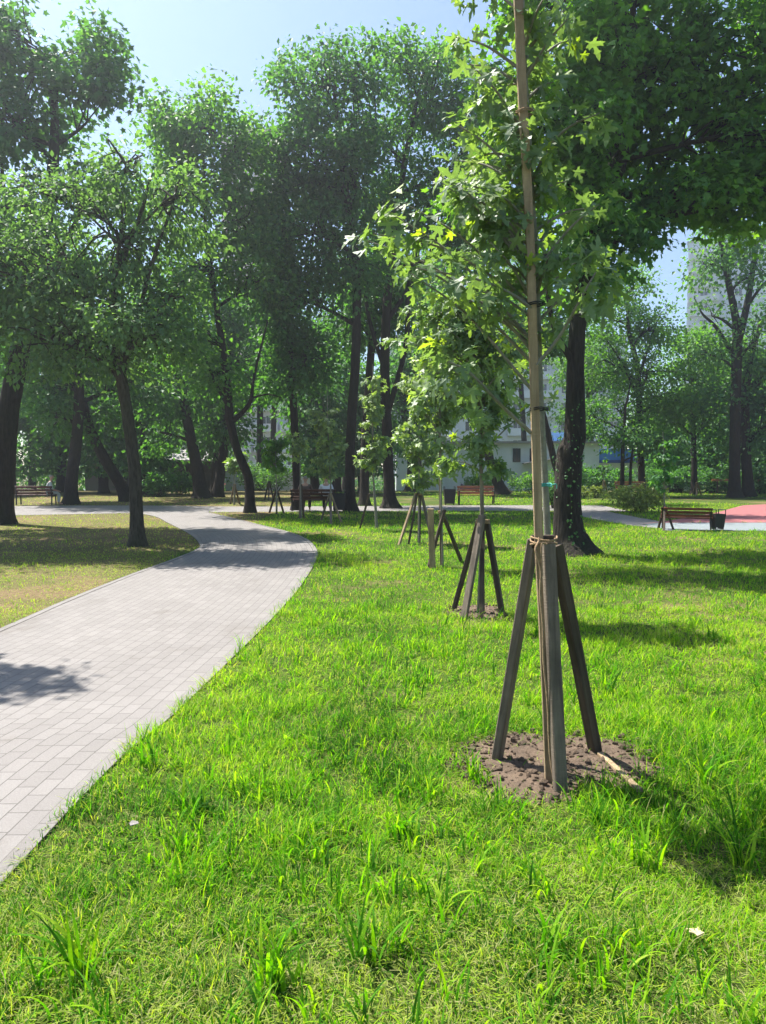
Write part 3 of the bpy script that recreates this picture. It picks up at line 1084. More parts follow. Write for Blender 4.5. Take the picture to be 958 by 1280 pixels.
tree('leaning_tree', 'dark trunk leaning steeply to the left behind the slim grey tree', 'tree', 37,
     [(160, 625, .34), (150, 605, .3), (134, 580, .27), (118, 550, .24), (100, 500, .2), (90, 440, .12), (85, 400, .05)],
     [(90, 470, 60, 42), (60, 420, 60, 50), (130, 440, 45, 40), (110, 520, 40, 22), (180, 470, 45, 40)], 'leaf_dark', ncl=150, per=70, leaf=.24, sig=.5, group=GR)
tree('straight_tree', 'straight black trunk right of the left-hand bench', 'tree', 34,
     [(88, 630, .33), (90, 600, .27), (95, 560, .25), (98, 500, .22), (95, 400, .16), (95, 330, .06)],
     [(60, 470, 50, 40), (110, 400, 60, 50), (40, 380, 55, 60), (90, 330, 50, 50), (60, 520, 30, 24)], 'leaf_dark', ncl=150, per=70, leaf=.24, sig=.5, group=GR)
tree('stout_tree', 'stout black trunk beside the shed under low dark foliage', 'tree', 41,
     [(252, 622, .46), (249, 600, .36), (243, 565, .31), (236, 530, .28), (225, 460, .22), (215, 380, .1)],
     [(220, 480, 50, 50), (190, 430, 50, 50), (250, 420, 45, 50), (200, 540, 30, 26), (215, 350, 50, 45)], 'leaf_dark', ncl=140, per=75, leaf=.26, sig=.55, group=GR)
tree('dark_tree', 'dark trunk between the stout trunk and the crooked tree, near the red car', 'tree', 42,
     [(272, 621, .34), (276, 590, .28), (280, 550, .25), (282, 480, .2), (290, 400, .1)],
     [(285, 530, 30, 28), (300, 450, 45, 50), (320, 400, 40, 45), (275, 400, 40, 50)], 'leaf_dark', ncl=130, per=70, leaf=.26, sig=.5, group=GR)
tree('slender_tree', 'slender dark trunk rising at the left end of the occupied bench', 'tree', 29.6,
     [(371, 638, .19), (371, 600, .165), (370, 560, .155), (366, 480, .14), (360, 400, .1), (352, 330, .05)],
     [(350, 330, 38, 50), (362, 420, 34, 44), (385, 450, 36, 36), (345, 270, 36, 40), (350, 480, 28, 24)], 'leaf_dark', ncl=140, per=80, leaf=.2, sig=.42, group=GR)
tree('hidden_tree', 'dark trunk half hidden behind the tallest tree', 'tree', 33,
     [(456, 632, .24), (456, 600, .21), (459, 520, .2), (466, 420, .16), (474, 320, .08)],
     [(470, 360, 45, 45), (440, 400, 42, 40), (500, 400, 40, 44), (475, 300, 40, 40)], 'leaf_dark', ncl=120, per=75, leaf=.22, sig=.46, group=GR)
tree('slanting_tree', 'trunk slanting left behind the far orange bench, in front of the white wall', 'tree', 46,
     [(630, 620, .40), (622, 602, .33), (612, 575, .29), (604, 545, .27), (594, 505, .22), (570, 430, .1)],
     [(585, 450, 48, 40), (560, 400, 50, 50), (620, 430, 46, 42), (600, 380, 50, 40), (565, 500, 22, 18)], 'leaf_maple', ncl=130, per=70, leaf=.28, sig=.55, group=GR)
tree('leaning_sapling', 'thin leaning trunk close left of the big ivy-grown trunk', 'tree', 36,
     [(706, 622, .2), (700, 600, .17), (691, 560, .15), (682, 510, .14), (676, 460, .1), (668, 400, .05)],
     [(670, 420, 36, 32), (700, 400, 36, 40), (650, 380, 40, 40)], 'leaf_maple', ncl=70, per=70, leaf=.22, sig=.45, group=GR)
tree('forked_tree', 'tall tree at right with a forked V-shaped top against the sky', 'tree', 41.5,
     [(919, 624, .36), (919, 590, .29), (920, 500, .27), (922, 430, .26), (918, 395, .2), (908, 350, .16), (900, 300, .1), (893, 262, .04)],
     [(880, 330, 24, 26), (895, 270, 26, 24), (935, 290, 32, 34), (955, 340, 34, 40), (890, 395, 34, 26), (945, 425, 45, 40), (880, 440, 30, 30), (985, 280, 36, 60)],
     'leaf_maple', 'bark', ncl=170, per=60, leaf=.24, sig=.5, group=GR,
     limbs=[[(922, 428, .25), (932, 390, .19), (940, 345, .15), (946, 290, .09), (952, 240, .04)], [(920, 450, .14), (896, 410, .1), (878, 392, .06), (868, 372, .03)], [(936, 380, .1), (955, 355, .07), (985, 330, .04)]])
tree('twin_tree', 'second straight trunk close to the right of the forked tree', 'tree', 42.5,
     [(936, 622, .35), (934, 590, .28), (931, 540, .26), (932, 470, .22), (950, 400, .1)],
     [(950, 470, 40, 40), (960, 530, 40, 40), (990, 450, 50, 60), (920, 500, 36, 34)], 'leaf_dark', 'bark', ncl=110, per=80, leaf=.26, sig=.55, group=GR)
tree('locust_tree', 'light green feathery tree at right between the blue fascia and the forked tree', 'tree', 44,
     [(803, 613, .24), (802, 590, .2), (800, 530, .18), (798, 460, .15), (786, 410, .1), (785, 360, .04)],
     [(790, 365, 34, 28), (768, 400, 36, 32), (820, 410, 34, 34), (755, 450, 40, 36), (800, 460, 46, 36), (770, 510, 46, 30), (828, 500, 36, 38)],
     'leaf_bright', ncl=230, per=75, leaf=.2, sig=.46, group=GR,
     limbs=[[(799, 470, .1), (812, 430, .07), (822, 400, .03)], [(800, 500, .1), (775, 450, .07), (755, 420, .03)]])
tree('acacia_tree', 'dark slim tree with yellowish green tufts behind the right bench', 'tree', 46,
     [(868, 614, .2), (868, 580, .17), (866, 520, .15), (862, 450, .1), (858, 410, .04)],
     [(862, 470, 40, 36), (845, 520, 40, 36), (885, 530, 40, 36), (870, 430, 36, 30), (900, 480, 34, 34)], 'leaf_bright', ncl=150, per=75, leaf=.22, sig=.46, group=GR)
tree('thin_tree', 'thin twin-stemmed tree in front of the blue and white pavilion', 'tree', 42,
     [(778, 615, .13), (778, 590, .11), (780, 560, .1), (784, 520, .08), (790, 480, .03)],
     [(770, 545, 28, 14), (800, 540, 30, 22), (830, 560, 30, 22), (740, 520, 30, 22)], 'leaf_maple', ncl=70, per=70, leaf=.2, sig=.4, group=GR,
     limbs=[[(788, 615, .09), (789, 580, .08), (795, 540, .05)]])
# the row of trees behind everything
back = [(-30, 52, 440, 90, 'leaf_dark'), (40, 60, 430, 70, 'leaf_dark'), (130, 55, 450, 66, 'leaf_dark'), (200, 62, 420, 60, 'leaf_dark'), (340, 64, 330, 50, 'leaf_dark'),
        (395, 58, 420, 52, 'leaf_dark'), (430, 66, 360, 60, 'leaf_maple'), (520, 60, 400, 56, 'leaf_dark'), (545, 70, 330, 60, 'leaf_maple'), (655, 68, 350, 48, 'leaf_maple'),
        (738, 62, 470, 48, 'leaf_bright'), (835, 66, 500, 50, 'leaf_bright'), (905, 60, 520, 50, 'leaf_dark'), (965, 56, 480, 60, 'leaf_maple'), (1030, 50, 430, 80, 'leaf_dark')]
back += [(15, 47, 505, 56, 'leaf_dark'), (75, 50, 520, 44, 'leaf_maple'), (130, 48, 500, 46, 'leaf_dark'), (180, 46, 530, 44, 'leaf_dark'), (240, 58, 500, 46, 'leaf_maple'), (268, 50, 470, 40, 'leaf_dark'),
         (325, 56, 400, 34, 'leaf_dark'), (395, 46, 520, 40, 'leaf_dark'), (420, 50, 560, 34, 'leaf_maple'), (455, 48, 500, 42, 'leaf_dark'), (512, 52, 470, 46, 'leaf_dark'), (-50, 44, 520, 60, 'leaf_dark'),
         (845, 52, 570, 34, 'leaf_dark'), (890, 50, 560, 36, 'leaf_dark'), (960, 48, 560, 42, 'leaf_dark'), (1010, 46, 540, 50, 'leaf_dark')]
wh = ['beyond the left edge', 'behind the left bench', 'behind the leaning trunk', 'above the shed', 'in front of the left apartment block', 'behind the occupied bench', 'behind the tallest tree', 'left of the white graffiti wall',
      'above the white graffiti wall', 'in front of the grey apartment block', 'left of the feathery light tree', 'between the feathery tree and the forked tree', 'behind the forked trunks', 'right of the forked trunks', 'beyond the right edge',
      'low over the left bench', 'between the left bench and the straight trunk', 'right of the straight trunk', 'around the foot of the leaning trunk', 'over the shed roof', 'between the shed and the crooked tree',
      'left above the apartment balconies', 'low behind the occupied bench', 'low behind the black bin of the occupied bench', 'low behind the tallest trunk', 'behind the flared trunk', 'low at the left picture edge',
      'low behind the right bench', 'low left of the forked trunk', 'low right of the twin trunk', 'low at the right picture edge']
for (px, D, py, r, mt), lab in zip(back, wh):
    gy_ = 583 + (EYE - float(gz(D))) * F / D
    tree('background_tree', ('light' if mt == 'leaf_bright' else 'dark') + ' bushy tree in the back row ' + lab, 'tree', D,
         [(px, gy_, .3), (px + rng.uniform(-4, 4), gy_ - 40, .25), (px + rng.uniform(-8, 8), py + 40, .2), (px + rng.uniform(-8, 8), py - r * .5, .06)],
         [(px + rng.uniform(-.35, .35) * r, py + rng.uniform(-.9, .9) * r, r * rng.uniform(.5, .75), r * rng.uniform(.45, .7)) for _ in range(5)] + [(px + rng.uniform(-10, 10), min(py + 70, 590), r * .7, 30)],
         mt, ncl=130, per=62, leaf=.30, sig=.62, group='trees of the back row')

# ------------------------------------------------------------------ shrubs
def shrub(name, label, px, py, D, w_, h_, mat, n, leaf, shape=OVAL, dens=1.0, group=None):
    base = at(px, py, D)
    base[2] = float(gz(D))
    root = thing(name, label, 'shrub', base, 0, group)
    st, cr = MB(), MB()
    k = 22
    tips = ell_pts(k, np.array([0, 0, h_ * .55]), np.array([w_ / 2, w_ * .4, h_ * .45]), .5)
    for t in tips:
        s_ = spline(np.array([[t[0] * .15, t[1] * .15, -.03, .014], [t[0] * .5, t[1] * .5, t[2] * .6, .009], [t[0], t[1], t[2], .004]]), 7)
        st.tube(s_[:, :3], s_[:, 3], 4, cap=False)
    cl = ell_pts(max(30, n // 22), np.array([0, 0, h_ * .55]), np.array([w_ / 2, w_ * .42, h_ * .42]), .3)
    cc_ = np.repeat(cl, 22, 0)
    off_ = rng.normal(0, 1, cc_.shape) * min(w_, h_) * .11
    P_ = cc_ + off_
    ok = P_[:, 2] > .04
    P_, off_ = P_[ok], (off_ + .5 * cc_)[ok]
    X_, Y_, Z_ = frames(off_, .2)
    cr.leaves(shape, P_, X_, Y_, Z_, leaf * rng.uniform(.6, 1.25, len(P_)), np.clip(rng.normal(.5, .22, len(P_)), 0, 1))
    st.build('stem', M['bark'], root)
    cr.build('foliage', M[mat], root)
    return root


shrub('flowering_shrub', 'round pale yellow-green shrub on the grass behind the right bench', 797, 638, 28.3, 2.1, 1.0, 'leaf_shrub', 2600, .12)
shrub('wild_shrub', 'light green wild shrub at the foot of the white graffiti wall', 668, 616, 47, 3.2, 1.3, 'leaf_bright', 2200, .16)
shrub('wild_shrub', 'low light green shrub left of the slanting trunk under the graffiti', 598, 616, 50, 2.2, 1.1, 'leaf_bright', 1200, .16)
shrub('dark_shrub', 'dark rounded shrub beside the big ivy-grown trunk on its left', 692, 636, 31, 1.0, 1.3, 'leaf_maple', 1100, .12)
for k, (px, D, w_, h_) in enumerate(((716, 50, 3.2, 2.0), (744, 51, 2.6, 1.7), (772, 50, 2.8, 1.5), (822, 50, 2.8, 1.6), (850, 49, 2.5, 1.6), (892, 48, 2.8, 1.7), (950, 47, 3.2, 1.6))):
    shrub('hedge_shrub', ['dark hedge bush at the left end, under the blue fascia', 'dark hedge bush behind the staked sapling by the round shrub', 'dark hedge bush behind the round pale shrub', 'dark hedge bush behind the sapling left of the right bench',
                          'dark hedge bush right behind the right bench', 'dark hedge bush left of the forked trunk', 'dark hedge bush at the right edge behind the twin trunks'][k], px, 610, D, w_, h_, 'leaf_dark', 1700, .2, group='dark hedge bushes on the right')
for k, (px, py, D) in enumerate(((728, 621, 40), (745, 620, 41))):
    shrub('small_shrub', ['small pale shrub at the far end of the side path', 'small pale shrub under the staked sapling by the pavilion'][k], px, py, D, .9, .6, 'leaf_shrub', 500, .12)
for k, (px, D, w_, h_) in enumerate(((198, 43, 2.0, 1.4), (225, 46, 2.6, 1.3), (345, 52, 2.6, 1.7), (318, 55, 2.2, 1.9))):
    shrub('undergrowth_shrub', ['dark undergrowth bush in front of the shed, left', 'dark undergrowth bush in front of the shed, right', 'mid green bush before the grey garden wall', 'bright bush right of the crooked trunk'][k], px, 615, D, w_, h_,
          'leaf_maple' if k > 1 else 'leaf_dark', 1500, .18)

# ------------------------------------------------------------------ saplings and their stakes
def sapling(label, D, stem, crowns, nleaf, leaf, shape=MAPLE2, nbr=24, extra=(), mat='leaf_sapling', spread=.13, group='young staked trees along the lawn'):
    pts = np.array([at(p[0], p[1], p[3] if len(p) > 3 else D) for p in stem])
    base = pts[0].copy()
    base[2] = 0
    pts[0, 2] = -.03
    root = thing('staked_sapling', label, 'young tree', base, 0, group)
    tb, cb_ = MB(), MB()
    cs = spline(np.column_stack([pts - base, [p[2] for p in stem]]), 26)
    tb.tube(cs[:, :3], cs[:, 3], 9)
    wsum = sum(c[2] * c[3] * (c[4] if len(c) > 4 else 1) for c in crowns)
    LP, LO = [], []
    for c in crowns:
        wt = c[2] * c[3] * (c[4] if len(c) > 4 else 1) / wsum
        ctr = at(c[0], c[1], D) - base
        k = D / F
        nb = max(2, int(nbr * wt))
        tips = ell_pts(nb, ctr, np.array([c[2] * k, c[2] * k * .9, c[3] * k]), .55)
        for t in tips:
            hd = np.linalg.norm(t[:2] - np.array([np.interp(t[2], cs[:, 2], cs[:, 0]), np.interp(t[2], cs[:, 2], cs[:, 1])]))
            zs = np.clip(t[2] - hd * rng.uniform(.35, .9), cs[:, 2].max() * .3, cs[:, 2].max() * .97)
            a = np.array([np.interp(zs, cs[:, 2], cs[:, j]) for j in range(3)])
            m_ = a * .45 + t * .55 + np.array([0, 0, .10 * hd])
            br = spline(np.array([a, m_, t]), 12)
            tb.tube(br, np.linspace(.011, .003, 12), 5, cap=False)
            nl = max(3, int(rng.poisson(nleaf * wt / nb)))
            u = rng.beta(2.2, 1.2, nl) * 11
            i0 = np.minimum(u.astype(int), 10)
            f = (u - i0)[:, None]
            bp = br[i0] * (1 - f) + br[i0 + 1] * f
            od = rng.normal(0, 1, (nl, 3)) + (t - a) * .8
            od[:, 2] *= .5
            od /= np.linalg.norm(od, axis=1, keepdims=True)
            LP.append(bp + od * spread * rng.uniform(.2, 1., (nl, 1)))
            LO.append(od)
    for e in extra:
        ep = np.array([at(p[0], p[1], p[2]) - base for p in e])
        br = spline(ep, 14)
        tb.tube(br, np.linspace(.012, .004, 14), 6, cap=False)
        nl = 46
        u = rng.beta(4, 1.2, nl) * 13
        i0 = np.minimum(u.astype(int), 12)
        f = (u - i0)[:, None]
        bp = br[i0] * (1 - f) + br[i0 + 1] * f
        od = rng.normal(0, 1, (nl, 3))
        od /= np.linalg.norm(od, axis=1, keepdims=True)
        LP.append(bp + od * spread * 1.1)
        LO.append(od)
    P, O = np.vstack(LP), np.vstack(LO)
    X, Y, Z = frames(O, .55, .32, .45)
    cb_.leaves(shape, P, X, Y, Z, leaf * rng.uniform(.55, 1.2, len(P)), np.clip(rng.beta(2, 2.6, len(P)) + (rng.random(len(P)) < .05) * .5, 0, 1))
    tb.build('trunk', M['bark_young'], root, True)
    cb_.build('crown', M[mat], root)
    return root


def stakes(label, feet, tops, poles=(), w_=.075, d_=.045, mats=None, tie=None, group='timber stake tripods holding the young trees', ends=None):
    """feet: ground points, tops: apex points"""
    c = np.mean(feet, axis=0)
    c[2] = 0
    root = thing('tree_stakes', label, 'tree stakes', c, 0, group)
    for i, (a, b) in enumerate(zip(feet, tops)):
        a, b = np.array(a, float), np.array(b, float)
        mb_ = MB()
        ww = w_[i] if isinstance(w_, (list, tuple)) else w_
        dd = d_[i] if isinstance(d_, (list, tuple)) else d_
        # local frame so the grain runs along the leg
        ax = b - a
        ln = np.linalg.norm(ax)
        q = Vector(ax / ln)
        mb_.beam((0, 0, -.06), (0, 0, ln), ww, dd)
        o = mb_.build('leg', M[(mats[i] if mats else 'wood_grey')], root, loc=tuple(a - c))
        o.rotation_mode = 'QUATERNION'
        o.rotation_quaternion = q.to_track_quat('Z', 'Y')
    for (pp, pw, pd, pm) in poles:
        pp = np.array(pp) - c
        mb_ = MB()
        s_ = spline(pp, 12)
        for i in range(len(s_) - 1):
            pass
        # one continuous sawn batten following the slight bow
        ring = np.array([(-.5, -.5), (.5, -.5), (.5, .5), (-.5, .5)]) * [pw, pd]
        vv = np.vstack([np.column_stack([s_[i, 0] + ring[:, 0], s_[i, 1] + ring[:, 1], np.full(4, s_[i, 2])]) for i in range(12)])
        ff_ = [[i * 4 + j, i * 4 + (j + 1) % 4, (i + 1) * 4 + (j + 1) % 4, (i + 1) * 4 + j] for i in range(11) for j in range(4)]
        mb_.add(vv, ff_)
        mb_.add(vv[-4:], [[0, 1, 2, 3]])
        mb_.build('pole', M[pm], root)
    if tie is not None:
        tc, tr, tm = tie
        tc = np.array(tc) - c
        mb_ = MB()
        a = np.linspace(0, 2 * np.pi * 3, 46)
        mb_.tube(np.stack([tc[0] + tr * np.cos(a), tc[1] + tr * .8 * np.sin(a), tc[2] + (a / 18.8 - .5) * .045 + .006 * np.sin(a * 2)], 1), np.full(46, .0075), 5)
        mb_.build('rope_tie', M[tm], root, True)
    return root


# --- nearest sapling
D1 = 4.12
sapling('nearest tall sapling tied to a pale batten, big lobed leaves, on the bare soil patch', 4.3,
        [(694, 968, .024, 4.2), (688, 820, .022), (685, 675, .021), (676, 500, .019), (670, 330, .017), (660, 150, .014), (654, 20, .010), (656, -70, .005)],
        [(560, 300, 105, 95, 1.2), (480, 285, 55, 42, 1.0), (610, 190, 85, 80, 1.1), (700, 280, 75, 80, .9), (695, 160, 72, 80, 1.0), (630, 60, 85, 70, .7), (705, 50, 62, 62, .8), (640, -30, 70, 50, .5), (590, 385, 70, 40, .45), (710, 390, 45, 40, .4)],
        940, .102, MAPLE, 74, extra=[[(664, 541, 4.14), (625, 505, 4.05), (588, 466, 3.95), (560, 452, 3.9)], [(664, 385, 4.14), (640, 368, 4.1), (600, 350, 4.0), (520, 335, 3.9)], [(668, 460, 4.14), (700, 420, 4.1), (728, 370, 4.0), (745, 340, 4.0)]], spread=.12)
f1 = [G(621, 952), G(701, 991), G(745, 942)]
t1 = [at(667, 674, 4.20), at(685.5, 680, 4.06), at(695, 681, 4.24)]
st1 = stakes('three weathered timber legs and a tall pale batten holding the nearest sapling', f1, t1,
             poles=[([at(687, 984, 3.99), at(681, 820, 4.06), at(673.5, 675, 4.12), at(668, 480, 4.14), at(662, 280, 4.15), at(654, 140, 4.15), at(648, 0, 4.15), at(645, -40, 4.15)],   .045, .03, 'wood_pale')],
             w_=[.098, .070, .062], d_=[.05, .046, .07], mats=['wood_grey', 'wood_grey', 'wood_dark'])
c1 = np.array(st1.location)
mb = MB()          # wooden collar blocks screwed across the head of the legs
mb.beam(at(665, 677, 4.145) - c1, at(692, 677, 4.145) - c1, .075, .028, (0, 0, 1))
mb.build('collar', M['wood_dark'], st1)
mb = MB()
a = np.linspace(0, 2 * np.pi * 3, 60)
q0 = at(680, 676, 4.14) - c1
mb.tube(np.stack([q0[0] + .072 * np.cos(a), q0[1] + .085 * np.sin(a), q0[2] + (a / 18.8 - .5) * .04 + .008 * np.sin(a * 1.7)], 1), np.full(60, .006), 5)
hang = spline(np.array([at(674, 672, 4.04), at(670, 690, 4.0), at(675, 706, 4.0), at(677, 760, 3.985), at(682, 850, 3.95), at(690, 960, 3.92), at(694, 985, 3.91)]) - c1, 30)
hang[:, 0] += .004 * np.sin(np.arange(30) * 1.3)
mb.tube(hang, np.full(30, .0065), 6)
mb.tube(spline(np.array([at(684, 680, 4.02), at(677, 682, 4.0), at(678, 720, 3.995)]) - c1, 14), np.full(14, .005), 5)
mb.build('rope_tie', M['rope'], st1, True)
for (px, py, mt, nm_) in ((676, 606, 'teal', 'cord_tie'), (672, 511, 'iron', 'wire_tie'), (668, 380, 'iron', 'wire_tie'), (655, 140, 'rope', 'wire_tie')):
    mb = MB()
    q0 = at(px + 2, py, 4.15) - c1
    a = np.linspace(0, 2 * np.pi, 22)
    for dz in (-.006, .004):
        mb.tube(np.stack([q0[0] + .052 * np.cos(a), q0[1] + .034 * np.sin(a), q0[2] + dz + .004 * np.sin(a * 3)], 1), np.full(22, .0035), 5, cap=False)
    if mt == 'teal':
        mb.tube(spline(np.array([q0 + [.045, -.03, 0], q0 + [.07, -.035, .004], q0 + [.075, -.03, -.02]]), 8), np.full(8, .003), 5)
    mb.build(nm_, M[mt], st1, True)
# a pale board lying on the soil in front of the right leg
mb = MB()
mb.beam(np.array(G(750, 948)) + [0, 0, .03], np.array(G(800, 995)) + [.0, 0, .03], .035, .02, (1, 0, 0))
tag(mb.build('loose_batten', M['wood_pale']), 'pale wooden slat lying on the bare soil below the right stake', 'wooden slat')

# --- second
sapling('second sapling along the row, lower bushy crown, on a small dark soil patch', 8.7,
        [(598, 776, .022), (601, 700, .02), (602, 640, .019), (601, 560, .017), (600, 480, .015), (600, 400, .011), (604, 320, .006)],
        [(550, 440, 70, 50, 1.1), (640, 430, 55, 60), (590, 380, 70, 45), (530, 410, 40, 40), (600, 520, 50, 40, .8), (590, 570, 45, 28, .7), (650, 500, 35, 40, .8), (600, 330, 40, 34, .7)],
        1900, .125, MAPLE, 84, spread=.16)
stakes('four-legged dark timber stakes round the second sapling with one pale front leg', [G(567, 764), G(580, 774), G(628, 768), G(602, 776)],
       [at(599, 649, 8.75), at(603, 644, 8.62), at(609, 652, 8.75), at(604, 646, 8.72)],
       poles=[([at(604, 774, 8.62), at(603, 640, 8.66), at(601, 560, 8.66), at(599, 470, 8.66)], .04, .03, 'wood_grey')],
       w_=[.09, .085, .075, .05], d_=[.05, .045, .06, .04], mats=['wood_dark', 'wood_grey', 'wood_dark', 'wood_dark'], tie=(at(604, 652, 8.68), .075, 'rope'))
tree('slim_tree', 'slim tall tree just outside the left edge whose shadow lies on the pavers', 'tree', 8.2,
     [(-200, 780, .09), (-202, 500, .075), (-206, 200, .05), (-210, -40, .02)], [(-262, 22, 34, 30), (-236, -40, 28, 34)], 'leaf_maple', ncl=18, per=28, leaf=.12, sig=.17, shape=MAPLE2, group=GR)
# --- third (broken)
sapling('thin third sapling rising from the broken stakes', 12.8,
        [(554, 708, .02), (552, 640, .017), (551, 560, .015), (550, 500, .012), (550, 440, .006)],
        [(540, 520, 36, 34), (560, 470, 34, 36), (548, 570, 26, 22, .7), (530, 470, 26, 30)], 800, .15, MAPLE2, 36, mat='leaf_sapling_sunlit')
stakes('broken stakes with one loose upright pale post, third in the row', [G(536, 709), G(541, 711), G(577, 702)],
       [at(556, 637, 12.8), at(538.5, 636, 12.45), at(553, 640, 13.0)], poles=[([at(552, 706, 12.9), at(551, 640, 12.9), at(550, 480, 12.9)], .045, .035, 'wood_grey')],
       w_=[.09, .10, .06], d_=[.05, .05, .05], mats=['wood_dark', 'wood_pale', 'wood_dark'], tie=(at(553, 640, 12.85), .07, 'rope'))
# --- fourth
sapling('fourth sapling with foliage starting right above the stake heads', 16.7,
        [(524, 680, .02), (524, 620, .018), (524, 560, .015), (524, 500, .01), (524, 450, .005)],
        [(524, 590, 34, 22), (515, 545, 30, 30), (535, 510, 28, 30), (520, 475, 26, 30), (550, 560, 24, 24)], 1200, .15, MAPLE2, 50, mat='leaf_sapling_sunlit')
stakes('narrow tripod of thin stakes under the fourth sapling', [G(499, 681), G(511, 680), G(524, 679), G(541, 680)], [at(520, 617, 16.7), at(522, 616, 16.6), at(525, 617, 16.7), at(527, 617, 16.8)],
       w_=.07, mats=['wood_pale', 'wood_dark', 'wood_dark', 'wood_grey'], tie=(at(523.5, 618, 16.7), .09, 'rope'))
# --- fifth, sixth, seventh ...
sapling('fifth sapling with a thick wrapped lower stem, right of the occupied bench', 20.4,
        [(471, 663, .045), (470, 640, .04), (467, 600, .03), (466, 540, .022), (466, 480, .012), (466, 455, .005)],
        [(466, 560, 20, 24), (470, 520, 18, 22), (463, 485, 15, 22), (455, 575, 12, 14, .7), (476, 555, 14, 20)], 950, .16, MAPLE2, 44, mat='leaf_sapling_sunlit')
stakes('single stake leaning beside the fifth sapling', [G(450, 661)], [at(462, 617, 20.6)], w_=.06, mats=['wood_dark'])
sapling('sixth sapling in front of the white-shirted person on the bench', 23.2,
        [(414, 653, .03), (414, 620, .026), (412, 580, .022), (410, 530, .014), (409, 480, .006)],
        [(410, 545, 22, 24), (404, 515, 18, 20), (418, 580, 22, 16), (392, 575, 14, 14, .7), (425, 555, 14, 18)], 950, .17, MAPLE2, 44, mat='leaf_sapling_sunlit')
stakes('tripod of pale stakes in front of the occupied bench', [G(401, 652), G(427, 653), G(414, 655)], [at(412.5, 617, 23.3), at(414, 617, 23.2), at(413, 616, 23.4)], w_=.07, mats=['wood_grey', 'wood_pale', 'wood_grey'])
sapling('thin sapling before the left end of the occupied bench', 24.8,
        [(377, 648, .022), (376, 610, .018), (375, 570, .014), (374, 540, .006)], [(378, 560, 18, 14), (366, 552, 14, 14)], 200, .18, MAPLE2, 14, mat='leaf_sapling_sunlit')
stakes('single pair of stakes before the left end of the occupied bench', [G(375, 648), G(380, 648)], [at(376, 600, 24.9), at(377, 606, 24.8)], w_=.06, mats=['wood_grey', 'wood_dark'])
sapling('bushy round-crowned sapling beyond the path bend', 27.0,
        [(346, 642, .03), (346, 610, .025), (345, 580, .015), (345, 550, .006)], [(345, 572, 19, 20), (338, 560, 14, 16), (354, 562, 13, 16)], 460, .2, MAPLE2, 24, mat='leaf_bright')
stakes('dark tripod of stakes under the bushy round-crowned sapling', [G(337, 641), G(355, 642), G(346, 643)], [at(345, 614, 27), at(347, 614, 27), at(346, 613, 27.2)], w_=.07, mats=['wood_dark'] * 3)
sapling('sapling left of the crooked trunk on the small grass island', 33.5,
        [(293, 630, .025), (293, 600, .02), (293, 570, .006)], [(293, 582, 12, 12), (300, 570, 12, 12)], 200, .22, MAPLE2, 12)
stakes('tripod of stakes on the small grass island left of the crooked trunk', [G(288, 630), G(300, 630), G(293, 631)], [at(293, 605, 33.5)] * 2 + [at(294, 605, 33.6)], w_=.08)
stakes('bare dark stakes beyond the cross path behind the round-crowned sapling', [G(331, 625), G(342, 624), G(336, 626)], [at(336, 602, 38), at(337, 602, 38), at(336.5, 602, 38.2)], w_=.08, mats=['wood_dark'] * 3)
# right-hand ones
sapling('dark-leaved sapling beside the right bench', 20.6,
        [(831, 661, .022), (831, 630, .02), (830, 600, .016), (830, 570, .012), (829, 540, .005)], [(829, 585, 16, 24), (820, 600, 12, 10), (836, 565, 12, 18)], 260, .15, MAPLE2, 20, mat='leaf_dark')
stakes('dark tripod standing over the left end of the right bench', [G(823, 661), G(842, 662), G(830, 664)], [at(830, 633, 20.5), at(832, 633, 20.6), at(831, 632, 20.5)], w_=.06, mats=['wood_dark'] * 3)
sapling('tiny sparse sapling in front of the white pavilion wall', 44,
        [(755, 620, .03), (755, 600, .025), (755, 570, .006)], [(755, 580, 12, 10), (754, 592, 8, 8)], 110, .22, MAPLE2, 10, mat='leaf_maple')
stakes('pale tripod in front of the dark hedge and pavilion', [G(751, 618), G(760, 618), G(755, 619)], [at(755, 601, 45), at(755.5, 601, 45), at(755, 601, 45.2)], w_=.09, mats=['wood_pale'] * 3)
stakes('pale tripod left of the right bench under the dark trees', [G(816, 618), G(826, 618), G(821, 619)], [at(821, 598, 45), at(821.5, 598, 45), at(821, 598, 45.2)], w_=.09)
stakes('pale tripod right of the right bench under the dark trees', [G(866, 619), G(877, 619), G(871, 620)], [at(871, 603, 44), at(871.5, 603, 44), at(871, 603, 44.2)], w_=.09, mats=['wood_pale'] * 3)

# ------------------------------------------------------------------ benches
def bench(label, loc, rz, slat, L_=1.7, arms=True):
    """seat faces local -y"""
    r = thing('park_bench', label, 'bench', loc, rz, 'park benches')
    for x in (-L_ / 2 + .06, L_ / 2 - .06):
        m_ = MB()
        m_.beam((x, -.24, 0), (x, -.22, .42), .05, .05)
        m_.beam((x, .20, 0), (x, .16, .42), .05, .05)
        m_.beam((x, .16, .42), (x, .30, .84), .05, .045)
        m_.beam((x, -.24, .405), (x, .20, .385), .05, .045)
        if arms:
            m_.beam((x, -.24, .42), (x, -.24, .63), .045, .045)
            m_.beam((x, -.27, .64), (x, .24, .65), .05, .035)
        m_.build('side_frame', M['iron'], r)
    m_ = MB()
    for k in range(4):
        y = -.21 + k * .115
        m_.beam((-L_ / 2, y, .445 - .004 * k), (L_ / 2, y, .445 - .004 * k), .095, .035, (0, 1, 0))
    m_.build('seat', M[slat], r)
    m_ = MB()
    for k in range(3):
        t = k / 2
        y, z = .165 + .10 * t, .53 + .27 * t
        m_.beam((-L_ / 2, y, z), (L_ / 2, y, z), .10, .032, (0, .31, .95))
    m_.build('backrest', M[slat], r)
    return r


